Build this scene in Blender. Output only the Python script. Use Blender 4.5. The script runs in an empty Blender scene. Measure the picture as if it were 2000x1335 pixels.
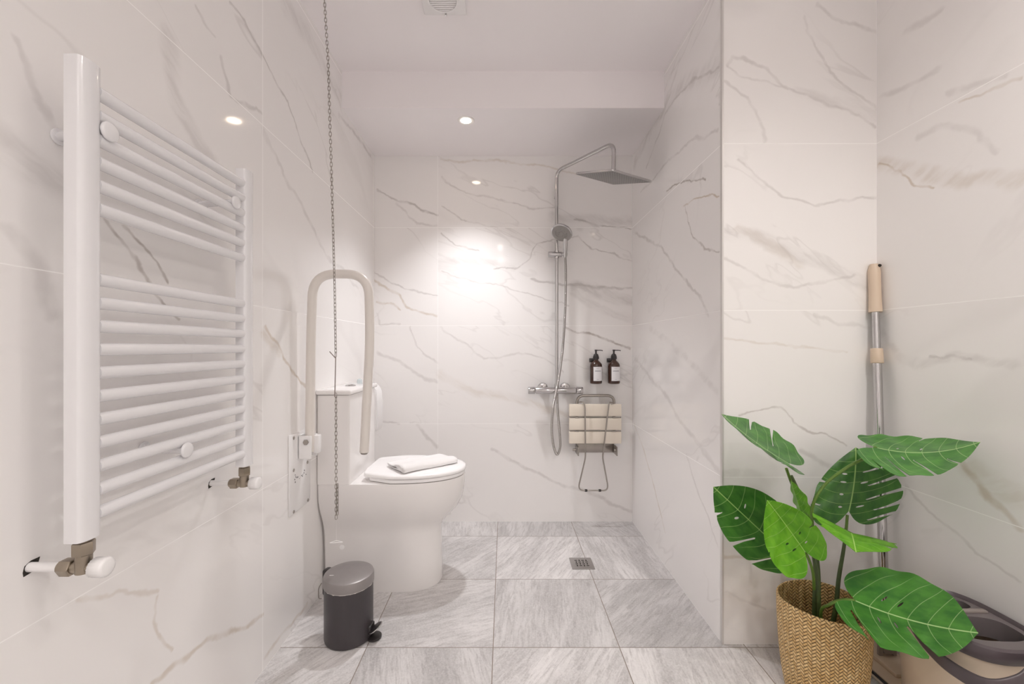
import bpy, bmesh, math, random
from mathutils import Vector, Matrix, geometry

S = bpy.context.scene
COL = S.collection
PI = math.pi
CAM_H = 1.067          # lens height above the floor, metres
FPX = 840.0            # focal length in pixels of the 2000 px wide frame
WL, WR, WB = -0.797, 0.785, 2.636       # shower: left wall, right wall, back wall
PY, WR2 = 1.548, 1.34                   # front face of the pier, right-hand room wall
CEIL, SOFF, SOFFY = 2.42, 2.24, 2.109   # ceiling, shower soffit underside and its front edge
BACK = -1.75                            # wall behind the photographer

# ------------------------------------------------------------ camera
cam_d = bpy.data.cameras.new('camera')
cam = bpy.data.objects.new('camera', cam_d)
COL.objects.link(cam)
cam.location = (0, 0, CAM_H)
cam.rotation_euler = (PI / 2, 0, 0)
cam_d.sensor_width = 36
cam_d.lens = FPX / 2000 * 36
cam_d.shift_x = 15 / 2000
cam_d.shift_y = 10.5 / 2000
cam_d.clip_start = 0.02
S.camera = cam

# ------------------------------------------------------------ world, exposure
w = bpy.data.worlds.new('world'); S.world = w; w.use_nodes = True
w.node_tree.nodes['Background'].inputs[0].default_value = (1, .97, .94, 1)
w.node_tree.nodes['Background'].inputs[1].default_value = .3
S.view_settings.view_transform = 'Standard'
S.view_settings.look = 'None'
S.view_settings.gamma = 1
S.view_settings.use_curve_mapping = False
S.view_settings.exposure = 0.68
S.cycles.max_bounces = 12
S.cycles.use_adaptive_sampling = True
S.cycles.adaptive_threshold = .03
S.cycles.diffuse_bounces = 9
S.cycles.glossy_bounces = 4
S.cycles.transmission_bounces = 8
S.cycles.use_denoising = True
S.cycles.use_light_tree = False
S.cycles.sample_clamp_indirect = 4
S.cycles.caustics_reflective = False
S.cycles.blur_glossy = 1.0

# ------------------------------------------------------------ ceiling lamps (their housings are built further down)
# x, y, z of the ceiling, watts, colour, cone, blend
LAMPS = [(-.198, 2.22, SOFF, 38, (.98, .975, 1.0), 98, 1.0),
         (1.08, .50, CEIL, 16, (1, .96, .92), 150, 1.0),
         (1.08, .15, CEIL, 13, (1, .96, .92), 150, 1.0),
         (-.05, -.45, CEIL, 9, (1, .97, .95), 165, 1.0),  # this and the next three: unseen fill lamps added to soften the room light
         (.70, -.45, CEIL, 9, (1, .97, .95), 165, 1.0),
         (-.05, -1.25, CEIL, 16, (1, .97, .95), 165, 1.0),
         (.70, -1.25, CEIL, 16, (1, .97, .95), 165, 1.0)]
for (x, y, z, watt, c, cone, bl) in LAMPS:
    d = bpy.data.lights.new('downlight_beam', 'SPOT')
    d.energy = watt; d.color = c; d.spot_size = math.radians(cone); d.spot_blend = bl
    d.shadow_soft_size = .03
    o = bpy.data.objects.new('downlight_beam', d); COL.objects.link(o)
    o.location = (x, y, z - .03)

# ============================================================ node helpers
class NT:
    def __init__(s, name, base=None):
        s.m = bpy.data.materials.new(name); s.m.use_nodes = True
        s.t = s.m.node_tree; s.n = s.t.nodes; s.l = s.t.links
        s.b = s.n['Principled BSDF']
    def put(s, sock, v):
        if isinstance(v, bpy.types.NodeSocket): s.l.new(v, sock)
        elif v is not None: sock.default_value = v
    def M(s, op, a, b=None, c=None, clamp=False):
        n = s.n.new('ShaderNodeMath'); n.operation = op; n.use_clamp = clamp
        for i, v in enumerate((a, b, c)): s.put(n.inputs[i], v)
        return n.outputs[0]
    def V(s, op, a, b=None, sc=None):
        n = s.n.new('ShaderNodeVectorMath'); n.operation = op
        s.put(n.inputs[0], a)
        if b is not None: s.put(n.inputs[1], b)
        if sc is not None: s.put(n.inputs['Scale'], sc)
        return n.outputs['Value'] if op in ('LENGTH', 'DOT_PRODUCT', 'DISTANCE') else n.outputs[0]
    def comb(s, x, y, z=0.0):
        n = s.n.new('ShaderNodeCombineXYZ')
        for i, v in enumerate((x, y, z)): s.put(n.inputs[i], v)
        return n.outputs[0]
    def sep(s, v):
        n = s.n.new('ShaderNodeSeparateXYZ'); s.put(n.inputs[0], v); return n.outputs
    def coord(s, which='Object'):
        return s.n.new('ShaderNodeTexCoord').outputs[which]
    def noise(s, vec, scale, detail=4, rough=.55, dist=0, out=0):
        n = s.n.new('ShaderNodeTexNoise'); s.put(n.inputs['Vector'], vec)
        n.inputs['Scale'].default_value = scale; n.inputs['Detail'].default_value = detail
        n.inputs['Roughness'].default_value = rough; n.inputs['Distortion'].default_value = dist
        return n.outputs[out]
    def rng(s, v, a, b, c=0.0, d=1.0, smooth=True):
        n = s.n.new('ShaderNodeMapRange'); n.interpolation_type = 'SMOOTHSTEP' if smooth else 'LINEAR'
        for i, q in enumerate((v, a, b, c, d)): s.put(n.inputs[i], q)
        return n.outputs[0]
    def mix(s, f, a, b, kind='MIX'):
        n = s.n.new('ShaderNodeMix'); n.data_type = 'RGBA'; n.blend_type = kind
        s.put(n.inputs['Factor'], f)
        s.put(n.inputs[6], a if isinstance(a, bpy.types.NodeSocket) else (*a, 1))
        s.put(n.inputs[7], b if isinstance(b, bpy.types.NodeSocket) else (*b, 1))
        return n.outputs[2]
    def white(s, vec):
        n = s.n.new('ShaderNodeTexWhiteNoise'); n.noise_dimensions = '3D'; s.put(n.inputs['Vector'], vec); return n.outputs
    def bump(s, h, strength, dist=.01):
        n = s.n.new('ShaderNodeBump'); s.put(n.inputs['Height'], h)
        n.inputs['Strength'].default_value = strength; n.inputs['Distance'].default_value = dist
        s.l.new(n.outputs[0], s.b.inputs['Normal'])
    def set(s, **k):
        for a, v in k.items():
            nm = {'col': 'Base Color', 'rough': 'Roughness', 'metal': 'Metallic', 'spec': 'Specular IOR Level', 'coat': 'Coat Weight',
                  'trans': 'Transmission Weight', 'ior': 'IOR', 'crough': 'Coat Roughness', 'sss': 'Subsurface Weight'}[a]
            if isinstance(v, tuple): v = (*v, 1)
            s.put(s.b.inputs[nm], v)
        return s

def simple(name, col, rough=.5, metal=0, mottle=.04, scale=18, **k):
    """plain material with a faint procedural mottling of its own"""
    t = NT(name)
    nz = t.noise(t.coord(), scale, 3)
    a = tuple(max(0, c * (1 - mottle)) for c in col); b = tuple(min(1, c * (1 + mottle)) for c in col)
    t.set(col=t.mix(nz, a, b), rough=rough, metal=metal, **k)
    return t.m

# ------------------------------------------------------------ marble tiles
def marble(name, axis, u0, veins, seed, base=(.87, .853, .843)):
    """glossy 120 x 60 cm marble-look wall tile; axis = world axis that runs along the wall.
    veins: (points in wall metres, width, strength, colour index, softness)"""
    t = NT(name)
    x, y, z = t.sep(t.coord())
    u = x if axis == 'x' else y
    P = t.comb(u, z, 0.0)
    iu = t.M('FLOOR', t.M('DIVIDE', t.M('SUBTRACT', u, u0), 1.2))
    iv = t.M('FLOOR', t.M('DIVIDE', z, .6))
    rnd = t.white(t.comb(iu, iv, seed))
    off = t.V('SCALE', rnd[1], sc=7.0)
    # wobble
    w1 = t.V('SCALE', t.V('SUBTRACT', t.noise(P, 5.5, 3, out=1), (.5, .5, .5)), sc=.075)
    w2 = t.V('SCALE', t.V('SUBTRACT', t.noise(P, 32, 2, out=1), (.5, .5, .5)), sc=.014)
    Pw = t.V('MULTIPLY', t.V('ADD', t.V('ADD', P, w1), w2), (1, 1, 0))
    # faint veins everywhere, their run tilted down to the right
    c, s_ = math.cos(.5), math.sin(.5)
    pr = t.comb(t.M('MULTIPLY', t.V('DOT_PRODUCT', P, (c, -s_, 0)), .38), t.V('DOT_PRODUCT', P, (s_, c, 0)), 0.0)
    pr = t.V('ADD', pr, off)
    n1 = t.noise(pr, 2.6, 4, .55, .35)
    v1 = t.rng(t.M('ABSOLUTE', t.M('SUBTRACT', n1, .5)), 0.0, .011, 1.0, 0.0)
    mk = t.rng(t.noise(pr, 1.7, 2), .45, .65)
    fine = t.M('MULTIPLY', v1, mk)
    n2 = t.noise(t.V('ADD', pr, (3.3, 9.1, 0)), 1.6, 3, .6, .3)
    v2 = t.rng(t.M('ABSOLUTE', t.M('SUBTRACT', n2, .5)), 0.0, .05, 1.0, 0.0)
    soft = t.M('MULTIPLY', v2, t.rng(t.noise(pr, 1.1, 2), .5, .7))
    breakup = t.rng(t.noise(P, 14, 2), .32, .62, .35, 1.0)
    streak = t.rng(t.noise(t.comb(t.M('MULTIPLY', t.V('DOT_PRODUCT', Pw, (c, -s_, 0)), 5.0),
                                  t.M('MULTIPLY', t.V('DOT_PRODUCT', Pw, (s_, c, 0)), 26.0), seed), 1.0, 3), .35, .65, .25, 1.0)
    cols = [(.43, .40, .385), (.50, .40, .29), (.27, .22, .19)]     # grey, ochre, brown
    cur = t.mix(t.M('MULTIPLY', soft, .12), base, cols[0])
    cur = t.mix(t.M('MULTIPLY', fine, .22), cur, cols[0])
    for pts, wd, st, ci, sf in veins:
        d = None
        for a, b in zip(pts, pts[1:]):
            bx, by = b[0] - a[0], b[1] - a[1]; L2 = bx * bx + by * by + 1e-9
            pa = t.V('SUBTRACT', Pw, (a[0], a[1], 0))
            h = t.M('ADD', t.V('DOT_PRODUCT', pa, (bx / L2, by / L2, 0)), 0.0, clamp=True)
            q = t.V('LENGTH', t.V('SUBTRACT', pa, t.V('SCALE', (bx, by, 0), sc=h)))
            d = q if d is None else t.M('MINIMUM', d, q)
        f = t.rng(d, wd * .15, wd, 1.0, 0.0)
        f = t.M('MULTIPLY', f, streak if sf else breakup)
        cur = t.mix(t.M('MULTIPLY', f, st * (.62 if sf else .8)), cur, cols[ci])
    # grout
    fu = t.M('ABSOLUTE', t.M('SUBTRACT', t.M('FRACT', t.M('ADD', t.M('DIVIDE', t.M('SUBTRACT', u, u0), 1.2), .5)), .5))
    fv = t.M('ABSOLUTE', t.M('SUBTRACT', t.M('FRACT', t.M('ADD', t.M('DIVIDE', z, .6), .5)), .5))
    g = t.M('MAXIMUM', t.M('LESS_THAN', fu, .0011 / 1.2), t.M('LESS_THAN', fv, .0011 / .6))
    cur = t.mix(g, cur, (.95, .94, .93))
    t.set(col=cur, rough=t.M('ADD', t.M('MULTIPLY', g, .4), .07), spec=.42)
    return t.m

def onback(p): return [((x - 985) / 318.6, CAM_H + (678 - y) / 318.6) for x, y in p]
def onpier(p): return [((x - 985) / 542.6, CAM_H + (678 - y) / 542.6) for x, y in p]
def onside(X):
    def f(p):
        r = []
        for x, y in p:
            Y = X * FPX / (x - 985); r.append((Y, CAM_H + (678 - y) * Y / FPX))
        return r
    return f
def V_(conv, rows): return [(conv(p), *r) for p, *r in rows]
veins_back = V_(onback, [
    ([(737, 372), (770, 393), (810, 402), (853, 423)], .010, .8, 0, 0),
    ([(775, 400), (815, 435), (853, 442)], .010, .4, 0, 0),
    ([(733, 530), (790, 560), (853, 577)], .008, .55, 0, 0),
    ([(735, 545), (775, 575), (795, 600), (853, 620)], .011, .6, 1, 0),
    ([(735, 588), (760, 590), (782, 606)], .009, .8, 1, 0),
    ([(735, 610), (745, 632), (780, 636)], .009, .4, 0, 0),
    ([(862, 345), (900, 370), (960, 385), (1040, 410), (1085, 408)], .009, .45, 0, 0),
    ([(862, 405), (910, 430), (970, 444)], .007, .5, 0, 0),
    ([(862, 457), (890, 482), (935, 490)], .008, .6, 0, 0),
    ([(862, 530), (895, 545), (930, 550), (990, 560), (1050, 580), (1110, 597)], .007, .45, 0, 0),
    ([(862, 515), (950, 510), (1000, 525)], .035, .4, 0, 1),
    ([(960, 524), (1010, 527), (1035, 505), (1048, 475), (1085, 465), (1130, 462), (1160, 485), (1235, 510)], .007, .65, 0, 0),
    ([(1040, 545), (1110, 555), (1160, 563), (1235, 560)], .013, .65, 0, 0),
    ([(1125, 560), (1180, 572), (1235, 590)], .05, .75, 0, 1),
    ([(1120, 570), (1190, 610), (1232, 628)], .035, .5, 0, 1),
    ([(1105, 640), (1150, 650), (1232, 682)], .010, .8, 2, 0),
    ([(862, 640), (905, 670), (945, 700), (1010, 692), (1060, 700), (1100, 722)], .009, .4, 0, 0),
    ([(735, 690), (780, 705), (815, 735), (853, 745)], .014, .4, 0, 0),
    ([(800, 640), (815, 680), (853, 710)], .008, .4, 0, 0),
    ([(860, 732), (930, 765), (1050, 790), (1100, 808)], .040, .45, 1, 1),
    ([(735, 815), (780, 828)], .010, .5, 0, 0), ([(815, 832), (853, 870)], .016, .45, 0, 0),
    ([(960, 880), (1000, 900), (1060, 930), (1110, 950), (1160, 965), (1232, 1000)], .015, .45, 0, 0),
    ([(1080, 425), (1232, 432)], .045, .45, 0, 1),
    ([(1125, 430), (1180, 440), (1232, 447)], .008, .7, 0, 0),
    ([(862, 312), (960, 312), (1060, 325), (1130, 345)], .010, .4, 1, 0)])
veins_left = V_(onside(WL), [
    ([(30, 60), (60, 170), (100, 230), (160, 330)], .010, .35, 0, 0),
    ([(30, 285), (70, 330), (130, 368)], .045, .55, 0, 1),
    ([(330, 80), (345, 200), (395, 290), (415, 310)], .040, .55, 0, 1),
    ([(385, 10), (415, 60)], .008, .4, 0, 0),
    ([(450, 10), (480, 40), (515, 110), (560, 200), (590, 280), (612, 330)], .008, .65, 0, 0),
    ([(430, 110), (450, 190), (490, 215), (511, 228)], .010, .5, 0, 0),
    ([(200, 430), (260, 500), (300, 560), (350, 620)], .007, .75, 2, 0),
    ([(240, 440), (300, 500), (335, 550)], .006, .75, 2, 0),
    ([(515, 255), (560, 350), (600, 420), (640, 500), (700, 560)], .014, .35, 0, 0),
    ([(518, 640), (560, 710), (602, 755)], .010, .7, 1, 0), ([(517, 655), (545, 690)], .03, .6, 1, 1),
    ([(20, 450), (60, 520), (100, 620)], .02, .3, 0, 0),
    ([(150, 1175), (220, 1165), (300, 1160)], .007, .4, 1, 0),
    ([(300, 1170), (312, 1225), (340, 1262)], .007, .45, 1, 0),
    ([(300, 1330), (350, 1290), (400, 1250), (470, 1225), (511, 1200)], .011, .6, 1, 0),
    ([(517, 1280), (560, 1230), (600, 1180)], .011, .5, 1, 0),
    ([(560, 20), (600, 60), (640, 150), (670, 200)], .06, .45, 0, 1),
    ([(660, 220), (700, 270), (725, 310)], .014, .5, 0, 0),
    ([(60, 1095), (120, 1100), (230, 1080), (400, 1010), (511, 985)], .028, .28, 0, 1)])
veins_right = V_(onside(WR), [
    ([(1240, 320), (1275, 240), (1330, 170), (1400, 130)], .05, .5, 0, 1),
    ([(1262, 330), (1300, 220), (1350, 160), (1402, 130)], .009, .5, 0, 0),
    ([(1250, 375), (1300, 318), (1350, 270), (1403, 252)], .009, .45, 0, 0),
    ([(1300, 372), (1335, 350), (1378, 345)], .006, .8, 2, 0),
    ([(1335, 400), (1360, 385), (1403, 380)], .006, .8, 1, 0),
    ([(1338, 400), (1350, 455), (1372, 480), (1403, 487)], .006, .55, 2, 0),
    ([(1240, 455), (1290, 480), (1340, 550), (1385, 610)], .012, .55, 0, 0),
    ([(1270, 640), (1330, 690), (1400, 760)], .025, .35, 0, 1),
    ([(1240, 700), (1290, 760), (1350, 850), (1402, 920)], .018, .35, 0, 0),
    ([(1240, 830), (1270, 920), (1300, 1040)], .010, .45, 1, 0),
    ([(1340, 890), (1370, 970), (1402, 1060)], .009, .35, 0, 0)])
veins_pier = V_(onpier, [
    ([(1415, 125), (1422, 108), (1445, 108), (1490, 130), (1530, 165), (1600, 190), (1650, 215), (1708, 252)], .009, .45, 0, 0),
    ([(1415, 128), (1440, 142), (1500, 160), (1540, 172)], .007, .35, 0, 0),
    ([(1560, 175), (1640, 200), (1706, 235)], .03, .35, 0, 1),
    ([(1412, 155), (1460, 185), (1480, 230), (1495, 282)], .010, .35, 0, 0),
    ([(1570, 30), (1590, 90), (1630, 155), (1680, 190), (1708, 220)], .008, .35, 0, 0),
    ([(1600, 10), (1650, 40), (1708, 60)], .012, .4, 0, 0),
    ([(1440, 310), (1470, 345), (1530, 390), (1590, 398), (1650, 385), (1708, 384)], .008, .45, 0, 0),
    ([(1412, 452), (1480, 465), (1560, 500), (1640, 530), (1700, 560)], .035, .5, 0, 1),
    ([(1440, 448), (1500, 475), (1560, 520)], .03, .3, 1, 1),
    ([(1412, 500), (1480, 540), (1560, 565), (1620, 550), (1665, 535)], .008, .4, 0, 0),
    ([(1412, 665), (1560, 675), (1650, 690)], .007, .3, 1, 0),
    ([(1590, 612), (1640, 628), (1700, 645)], .01, .3, 0, 0),
    ([(1440, 805), (1530, 795), (1560, 830), (1600, 850), (1650, 872)], .006, .5, 2, 0),
    ([(1560, 880), (1620, 915), (1700, 928)], .014, .4, 0, 0),
    ([(1412, 1080), (1470, 1085), (1510, 1090)], .012, .45, 1, 0),
    ([(1415, 1160), (1500, 1190)], .008, .35, 0, 0)])
veins_room = V_(onside(WR2), [
    ([(1720, 190), (1770, 175), (1835, 142)], .014, .35, 0, 0), ([(1850, 185), (1900, 165), (1960, 150)], .014, .3, 0, 0),
    ([(1716, 320), (1780, 325), (1850, 345), (1900, 348), (1985, 352)], .035, .5, 1, 1),
    ([(1716, 322), (1760, 330), (1790, 352), (1830, 362)], .006, .7, 1, 0),
    ([(1790, 262), (1830, 250), (1900, 258), (1950, 290)], .014, .3, 0, 0),
    ([(1872, 204), (1930, 180), (1990, 152)], .007, .6, 1, 0),
    ([(1770, 60), (1800, 40), (1840, 10)], .016, .3, 0, 0),
    ([(1720, 640), (1760, 700), (1800, 710), (1880, 700), (1990, 715)], .020, .4, 0, 1),
    ([(1815, 700), (1860, 700), (1900, 706)], .006, .5, 0, 0),
    ([(1880, 905), (1930, 970), (1990, 1030)], .016, .65, 1, 0),
    ([(1870, 890), (1930, 950), (1995, 975)], .05, .4, 1, 1),
    ([(1770, 950), (1830, 1010), (1900, 1070), (1990, 1130)], .008, .35, 0, 0)])
def fields(name, axis, u0, veins, seed, ucuts, zcuts):
    """one tile material per field between the given tile joints, each with only the veins that run through it"""
    out = []
    us, zs = [-9] + ucuts + [9], [-1] + zcuts + [9]
    for ua, ub in zip(us, us[1:]):
        for za, zb in zip(zs, zs[1:]):
            def hit(v):
                xs = [p[0] for p in v[0]]; ys = [p[1] for p in v[0]]
                return min(xs) < ub + .03 and max(xs) > ua - .03 and min(ys) < zb + .03 and max(ys) > za - .03
            k = 0 if axis == 'x' else 1
            out.append((lambda c, k=k, ua=ua, ub=ub, za=za, zb=zb: ua <= c[k] <= ub and za <= c.z <= zb,
                        marble('%s_%d' % (name, len(out) + 1), axis, u0, [v for v in veins if hit(v)], seed)))
    pl = [((u, u, 0), (1, 0, 0) if axis == 'x' else (0, 1, 0)) for u in ucuts] + [((0, 0, z), (0, 0, 1)) for z in zcuts]
    return pl, out
M_back = fields('marble_back', 'x', -.408, veins_back, 1.0, [-.408, .25], [.6, 1.2])
M_left = fields('marble_left', 'y', 1.418 - 1.2 * 3, veins_left, 2.0, [1.418], [.6, 1.2, 1.8])
M_right = fields('marble_right', 'y', 2.70 - 1.2 * 2, veins_right, 3.0, [2.1], [.6, 1.2, 1.8])
M_pier = fields('marble_pier', 'x', 1.35 - 1.2 * 2, veins_pier, 4.0, [], [.6, 1.2, 1.8])
M_room = fields('marble_room', 'y', 1.548 - 1.2 * 3, veins_room, 5.0, [], [.6, 1.2, 1.8])
M_rear = marble('marble_rear', 'x', .0, [], 6.0)

# ------------------------------------------------------------ floor slate
def slate():
    t = NT('grey_slate_tiles')
    x, y, z = t.sep(t.coord())
    T, U0, V0 = .45, -.04, 1.53
    U = t.M('DIVIDE', t.M('SUBTRACT', x, U0), T); Vv = t.M('DIVIDE', t.M('SUBTRACT', y, V0), T)
    iu, iv = t.M('FLOOR', U), t.M('FLOOR', Vv)
    rnd = t.white(t.comb(iu, iv, 4.0))
    rot = t.n.new('ShaderNodeVectorRotate'); rot.rotation_type = 'Z_AXIS'
    t.put(rot.inputs['Vector'], t.comb(x, y, 0.0)); t.put(rot.inputs['Angle'], t.M('ADD', t.M('MULTIPLY', rnd[0], 1.7), -1.9))
    P = t.V('ADD', rot.outputs[0], t.V('SCALE', rnd[1], sc=9.0))
    Pst = t.V('MULTIPLY', P, (9, 70, 1))
    n1 = t.noise(Pst, 1.0, 6, .7, .6)
    n2 = t.noise(t.V('MULTIPLY', P, (2.2, 7, 1)), 1.0, 6, .6, .5)
    n3 = t.noise(P, 150, 3, .7)
    lin = t.rng(n1, .42, .68); blo = t.rng(n2, .3, .7); sp = t.rng(n3, .35, .75)
    c = t.mix(blo, (.47, .455, .45), (.70, .68, .675))
    c = t.mix(t.M('MULTIPLY', lin, .6), c, (.33, .31, .305))
    c = t.mix(t.M('MULTIPLY', sp, .32), c, (.88, .86, .855))
    crack = t.rng(t.M('ABSOLUTE', t.M('SUBTRACT', t.noise(t.V('MULTIPLY', P, (5, 12, 1)), 1.0, 5, .65, .8), .5)), 0, .012, 1, 0)
    c = t.mix(t.M('MULTIPLY', crack, .35), c, (.74, .72, .71))
    tone = t.M('ADD', .90, t.M('MULTIPLY', t.white(t.comb(iu, iv, 11.0))[0], .2))
    c = t.V('SCALE', c, sc=tone)
    fu = t.M('ABSOLUTE', t.M('SUBTRACT', t.M('FRACT', t.M('ADD', U, .5)), .5))
    fv = t.M('ABSOLUTE', t.M('SUBTRACT', t.M('FRACT', t.M('ADD', Vv, .5)), .5))
    g = t.M('LESS_THAN', t.M('MINIMUM', fu, fv), .0016 / T)
    c = t.mix(g, c, (.26, .22, .185))
    t.set(col=c, rough=t.rng(n1, .3, .7, .38, .6), spec=.4)
    h = t.M('SUBTRACT', t.M('ADD', t.M('MULTIPLY', n1, .6), t.M('MULTIPLY', n3, .25)), t.M('MULTIPLY', g, 1.5))
    t.bump(h, .35, .003)
    return t.m
M_floor = slate()
M_ceil = simple('white_ceiling_paint', (.90, .87, .88), .75, mottle=.015, scale=3)

# ------------------------------------------------------------ object materials
M_enamel = simple('white_radiator_enamel', (.78, .775, .79), .2, mottle=.01, coat=.3)
M_ceramic = simple('white_ceramic', (.85, .83, .82), .12, mottle=.008, spec=.55)
M_seat = simple('white_toilet_seat_plastic', (.93, .92, .92), .18, mottle=.008)
M_white = simple('white_plastic', (.86, .85, .85), .3, mottle=.01)
M_chrome = simple('polished_chrome', (.56, .55, .55), .12, 1, mottle=.03)
M_steel = simple('brushed_steel', (.40, .37, .34), .28, 1, mottle=.08, scale=60)
M_nickel = simple('satin_nickel_brass', (.36, .31, .25), .33, 1, mottle=.1, scale=40)
M_rail = simple('cream_powder_coat', (.76, .72, .68), .32, mottle=.015)
M_dark = simple('black_plastic', (.028, .024, .024), .35)
M_hole = simple('dark_cavity', (.03, .025, .02), .9)
M_binbody = simple('charcoal_bin_coat', (.050, .043, .047), .38, mottle=.1, scale=5)
M_binlid = simple('brushed_bin_lid', (.30, .28, .275), .36, .5, mottle=.05, scale=50)
M_tape = simple('clear_tape', (.75, .72, .68), .3)
M_slat = simple('ivory_seat_plastic', (.80, .73, .63), .3, mottle=.015)
M_amber = simple('amber_bottle_glass', (.050, .022, .014), .12, mottle=.2, spec=.6)
M_tan = simple('tan_mop_plastic', (.66, .53, .41), .4, mottle=.03)
M_bucket = simple('tan_bucket_plastic', (.70, .58, .45), .35, mottle=.03, coat=.15)
M_rim = simple('dark_mauve_plastic', (.095, .075, .082), .33, mottle=.06)
M_taupe = simple('taupe_plastic', (.30, .255, .235), .4, mottle=.04)
M_deck = simple('mauve_grey_plastic', (.17, .145, .148), .35, mottle=.05)
M_pad = simple('mop_pad_cloth', (.74, .66, .56), .9, mottle=.1, scale=120)
M_stem = simple('plant_stem_green', (.055, .085, .022), .45, mottle=.5, scale=30)
M_petiole = simple('petiole_green', (.11, .20, .03), .4, mottle=.3, scale=30)
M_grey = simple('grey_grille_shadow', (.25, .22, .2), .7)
M_cord = simple('clear_nylon_cord', (.82, .80, .80), .2)
M_drain = simple('drain_steel', (.44, .42, .41), .32, .8, mottle=.08, scale=80)

def towel_mat():
    t = NT('white_terry_cloth')
    n = t.noise(t.coord(), 420, 3, .7)
    t.set(col=t.mix(n, (.83, .81, .80), (.93, .92, .915)), rough=.95)
    t.bump(n, .6, .003); return t.m
M_towel = towel_mat()

def hose_mat():
    t = NT('ribbed_chrome_hose')
    x, y, z = t.sep(t.coord('UV'))
    r = t.M('SINE', t.M('MULTIPLY', y, 2 * PI * 260))
    t.set(col=(.52, .50, .48), rough=.22, metal=1.0)
    t.bump(r, .5, .002); return t.m
M_hose = hose_mat()

def nozzle_mat():
    t = NT('shower_nozzle_plate')
    x, y, z = t.sep(t.coord())
    a = t.M('SUBTRACT', t.M('FRACT', t.M('MULTIPLY', x, 62)), .5); b = t.M('SUBTRACT', t.M('FRACT', t.M('MULTIPLY', y, 62)), .5)
    d = t.M('SQRT', t.M('ADD', t.M('MULTIPLY', a, a), t.M('MULTIPLY', b, b)))
    f = t.rng(d, .20, .30, 1, 0)
    t.set(col=t.mix(f, (.33, .33, .325), (.06, .06, .06)), rough=.35, metal=t.rng(f, 0, 1, .8, 0))
    t.bump(f, .6, .002); return t.m
M_nozzle = nozzle_mat()

def wicker():
    t = NT('woven_bamboo')
    x, y, z = t.sep(t.coord('UV'))      # uv in strand units
    a = t.M('ADD', x, y); b = t.M('SUBTRACT', x, y)
    ia, ib = t.M('FLOOR', a), t.M('FLOOR', b)
    fa, fb = t.M('FRACT', a), t.M('FRACT', b)
    ph = t.M('FLOORED_MODULO', t.M('ADD', ia, ib), 4.0)
    over = t.M('LESS_THAN', ph, 2.0)
    ca = t.M('ABSOLUTE', t.M('SUBTRACT', fa, .5)); cb = t.M('ABSOLUTE', t.M('SUBTRACT', fb, .5))
    # across-strand distance of the strand lying on top
    acr = t.M('ADD', t.M('MULTIPLY', over, ca), t.M('MULTIPLY', t.M('SUBTRACT', 1.0, over), cb))
    prof = t.rng(acr, .30, .49, 1, 0)
    # the strand dips at the ends of its two-cell float
    ends = t.M('FLOORED_MODULO', t.M('ADD', t.M('ADD', ia, ib), 0.0), 2.0)
    alo = t.M('ADD', t.M('MULTIPLY', over, fb), t.M('MULTIPLY', t.M('SUBTRACT', 1.0, over), fa))
    pos = t.M('MULTIPLY', t.M('ADD', alo, ends), .5)
    dip = t.rng(t.M('ABSOLUTE', t.M('SUBTRACT', pos, .5)), .34, .5, 1, .0)
    hgt = t.M('MULTIPLY', prof, t.M('ADD', t.M('MULTIPLY', dip, .6), .4))
    sid = t.white(t.comb(t.M('MULTIPLY', over, ia), t.M('MULTIPLY', t.M('SUBTRACT', 1.0, over), ib), over))[0]
    n = t.noise(t.comb(x, y, 0.0), 3.0, 3)
    c = t.mix(sid, (.70, .44, .17), (.93, .67, .33))
    c = t.mix(t.M('MULTIPLY', n, .35), c, (.42, .25, .10))
    c = t.mix(t.rng(hgt, .05, .42, 1, 0), c, (.10, .052, .02))  # gaps between strands painted dark, standing in for the shaded inside
    t.set(col=c, rough=.5)
    t.bump(hgt, 1.0, .004); return t.m
M_wicker = wicker()

def leaf_mat(name, dark, mid, light, trans=.0):
    t = NT(name)
    u, v, _ = t.sep(t.coord('UV'))      # u along the midrib, v across (-1..1)
    av = t.M('ABSOLUTE', v)
    ribs = t.M('SUBTRACT', t.M('MULTIPLY', t.M('SUBTRACT', u, t.M('MULTIPLY', av, t.M('ADD', .06, t.M('MULTIPLY', av, .26)))), 6.2), .35)
    fr = t.M('ABSOLUTE', t.M('SUBTRACT', t.M('FRACT', ribs), .5))
    side = t.rng(fr, .0, .035, 1, 0)
    side = t.M('MULTIPLY', side, t.rng(av, .75, .95, 1, 0))
    midl = t.rng(av, .006, .020, 1, 0)
    n = t.noise(t.comb(u, v, 0), 4.0, 4)
    gro = t.noise(t.comb(t.M('MULTIPLY', ribs, 9.0), t.M('MULTIPLY', v, 1.5), 0.0), 1.0, 2)
    c = t.mix(t.rng(n, .3, .7), dark, mid)
    c = t.mix(t.M('MULTIPLY', gro, .3), c, dark)
    edge = t.rng(av, .45, 1.0, 0, .45)
    c = t.mix(edge, c, mid)
    c = t.mix(t.M('MULTIPLY', side, .7), c, light)
    c = t.mix(midl, c, light)
    t.set(col=c, rough=.33, spec=.45)
    t.bump(t.M('ADD', side, t.M('MULTIPLY', gro, .25)), .35, .003)
    if trans:
        tr = t.n.new('ShaderNodeBsdfTranslucent'); t.l.new(c, tr.inputs[0])
        mx = t.n.new('ShaderNodeMixShader'); mx.inputs[0].default_value = trans
        t.l.new(t.b.outputs[0], mx.inputs[1]); t.l.new(tr.outputs[0], mx.inputs[2])
        t.l.new(mx.outputs[0], t.n['Material Output'].inputs[0])
    return t.m
M_leaf = leaf_mat('monstera_leaf_dark', (.028, .115, .018), (.075, .235, .035), (.36, .55, .18), .12)
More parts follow.
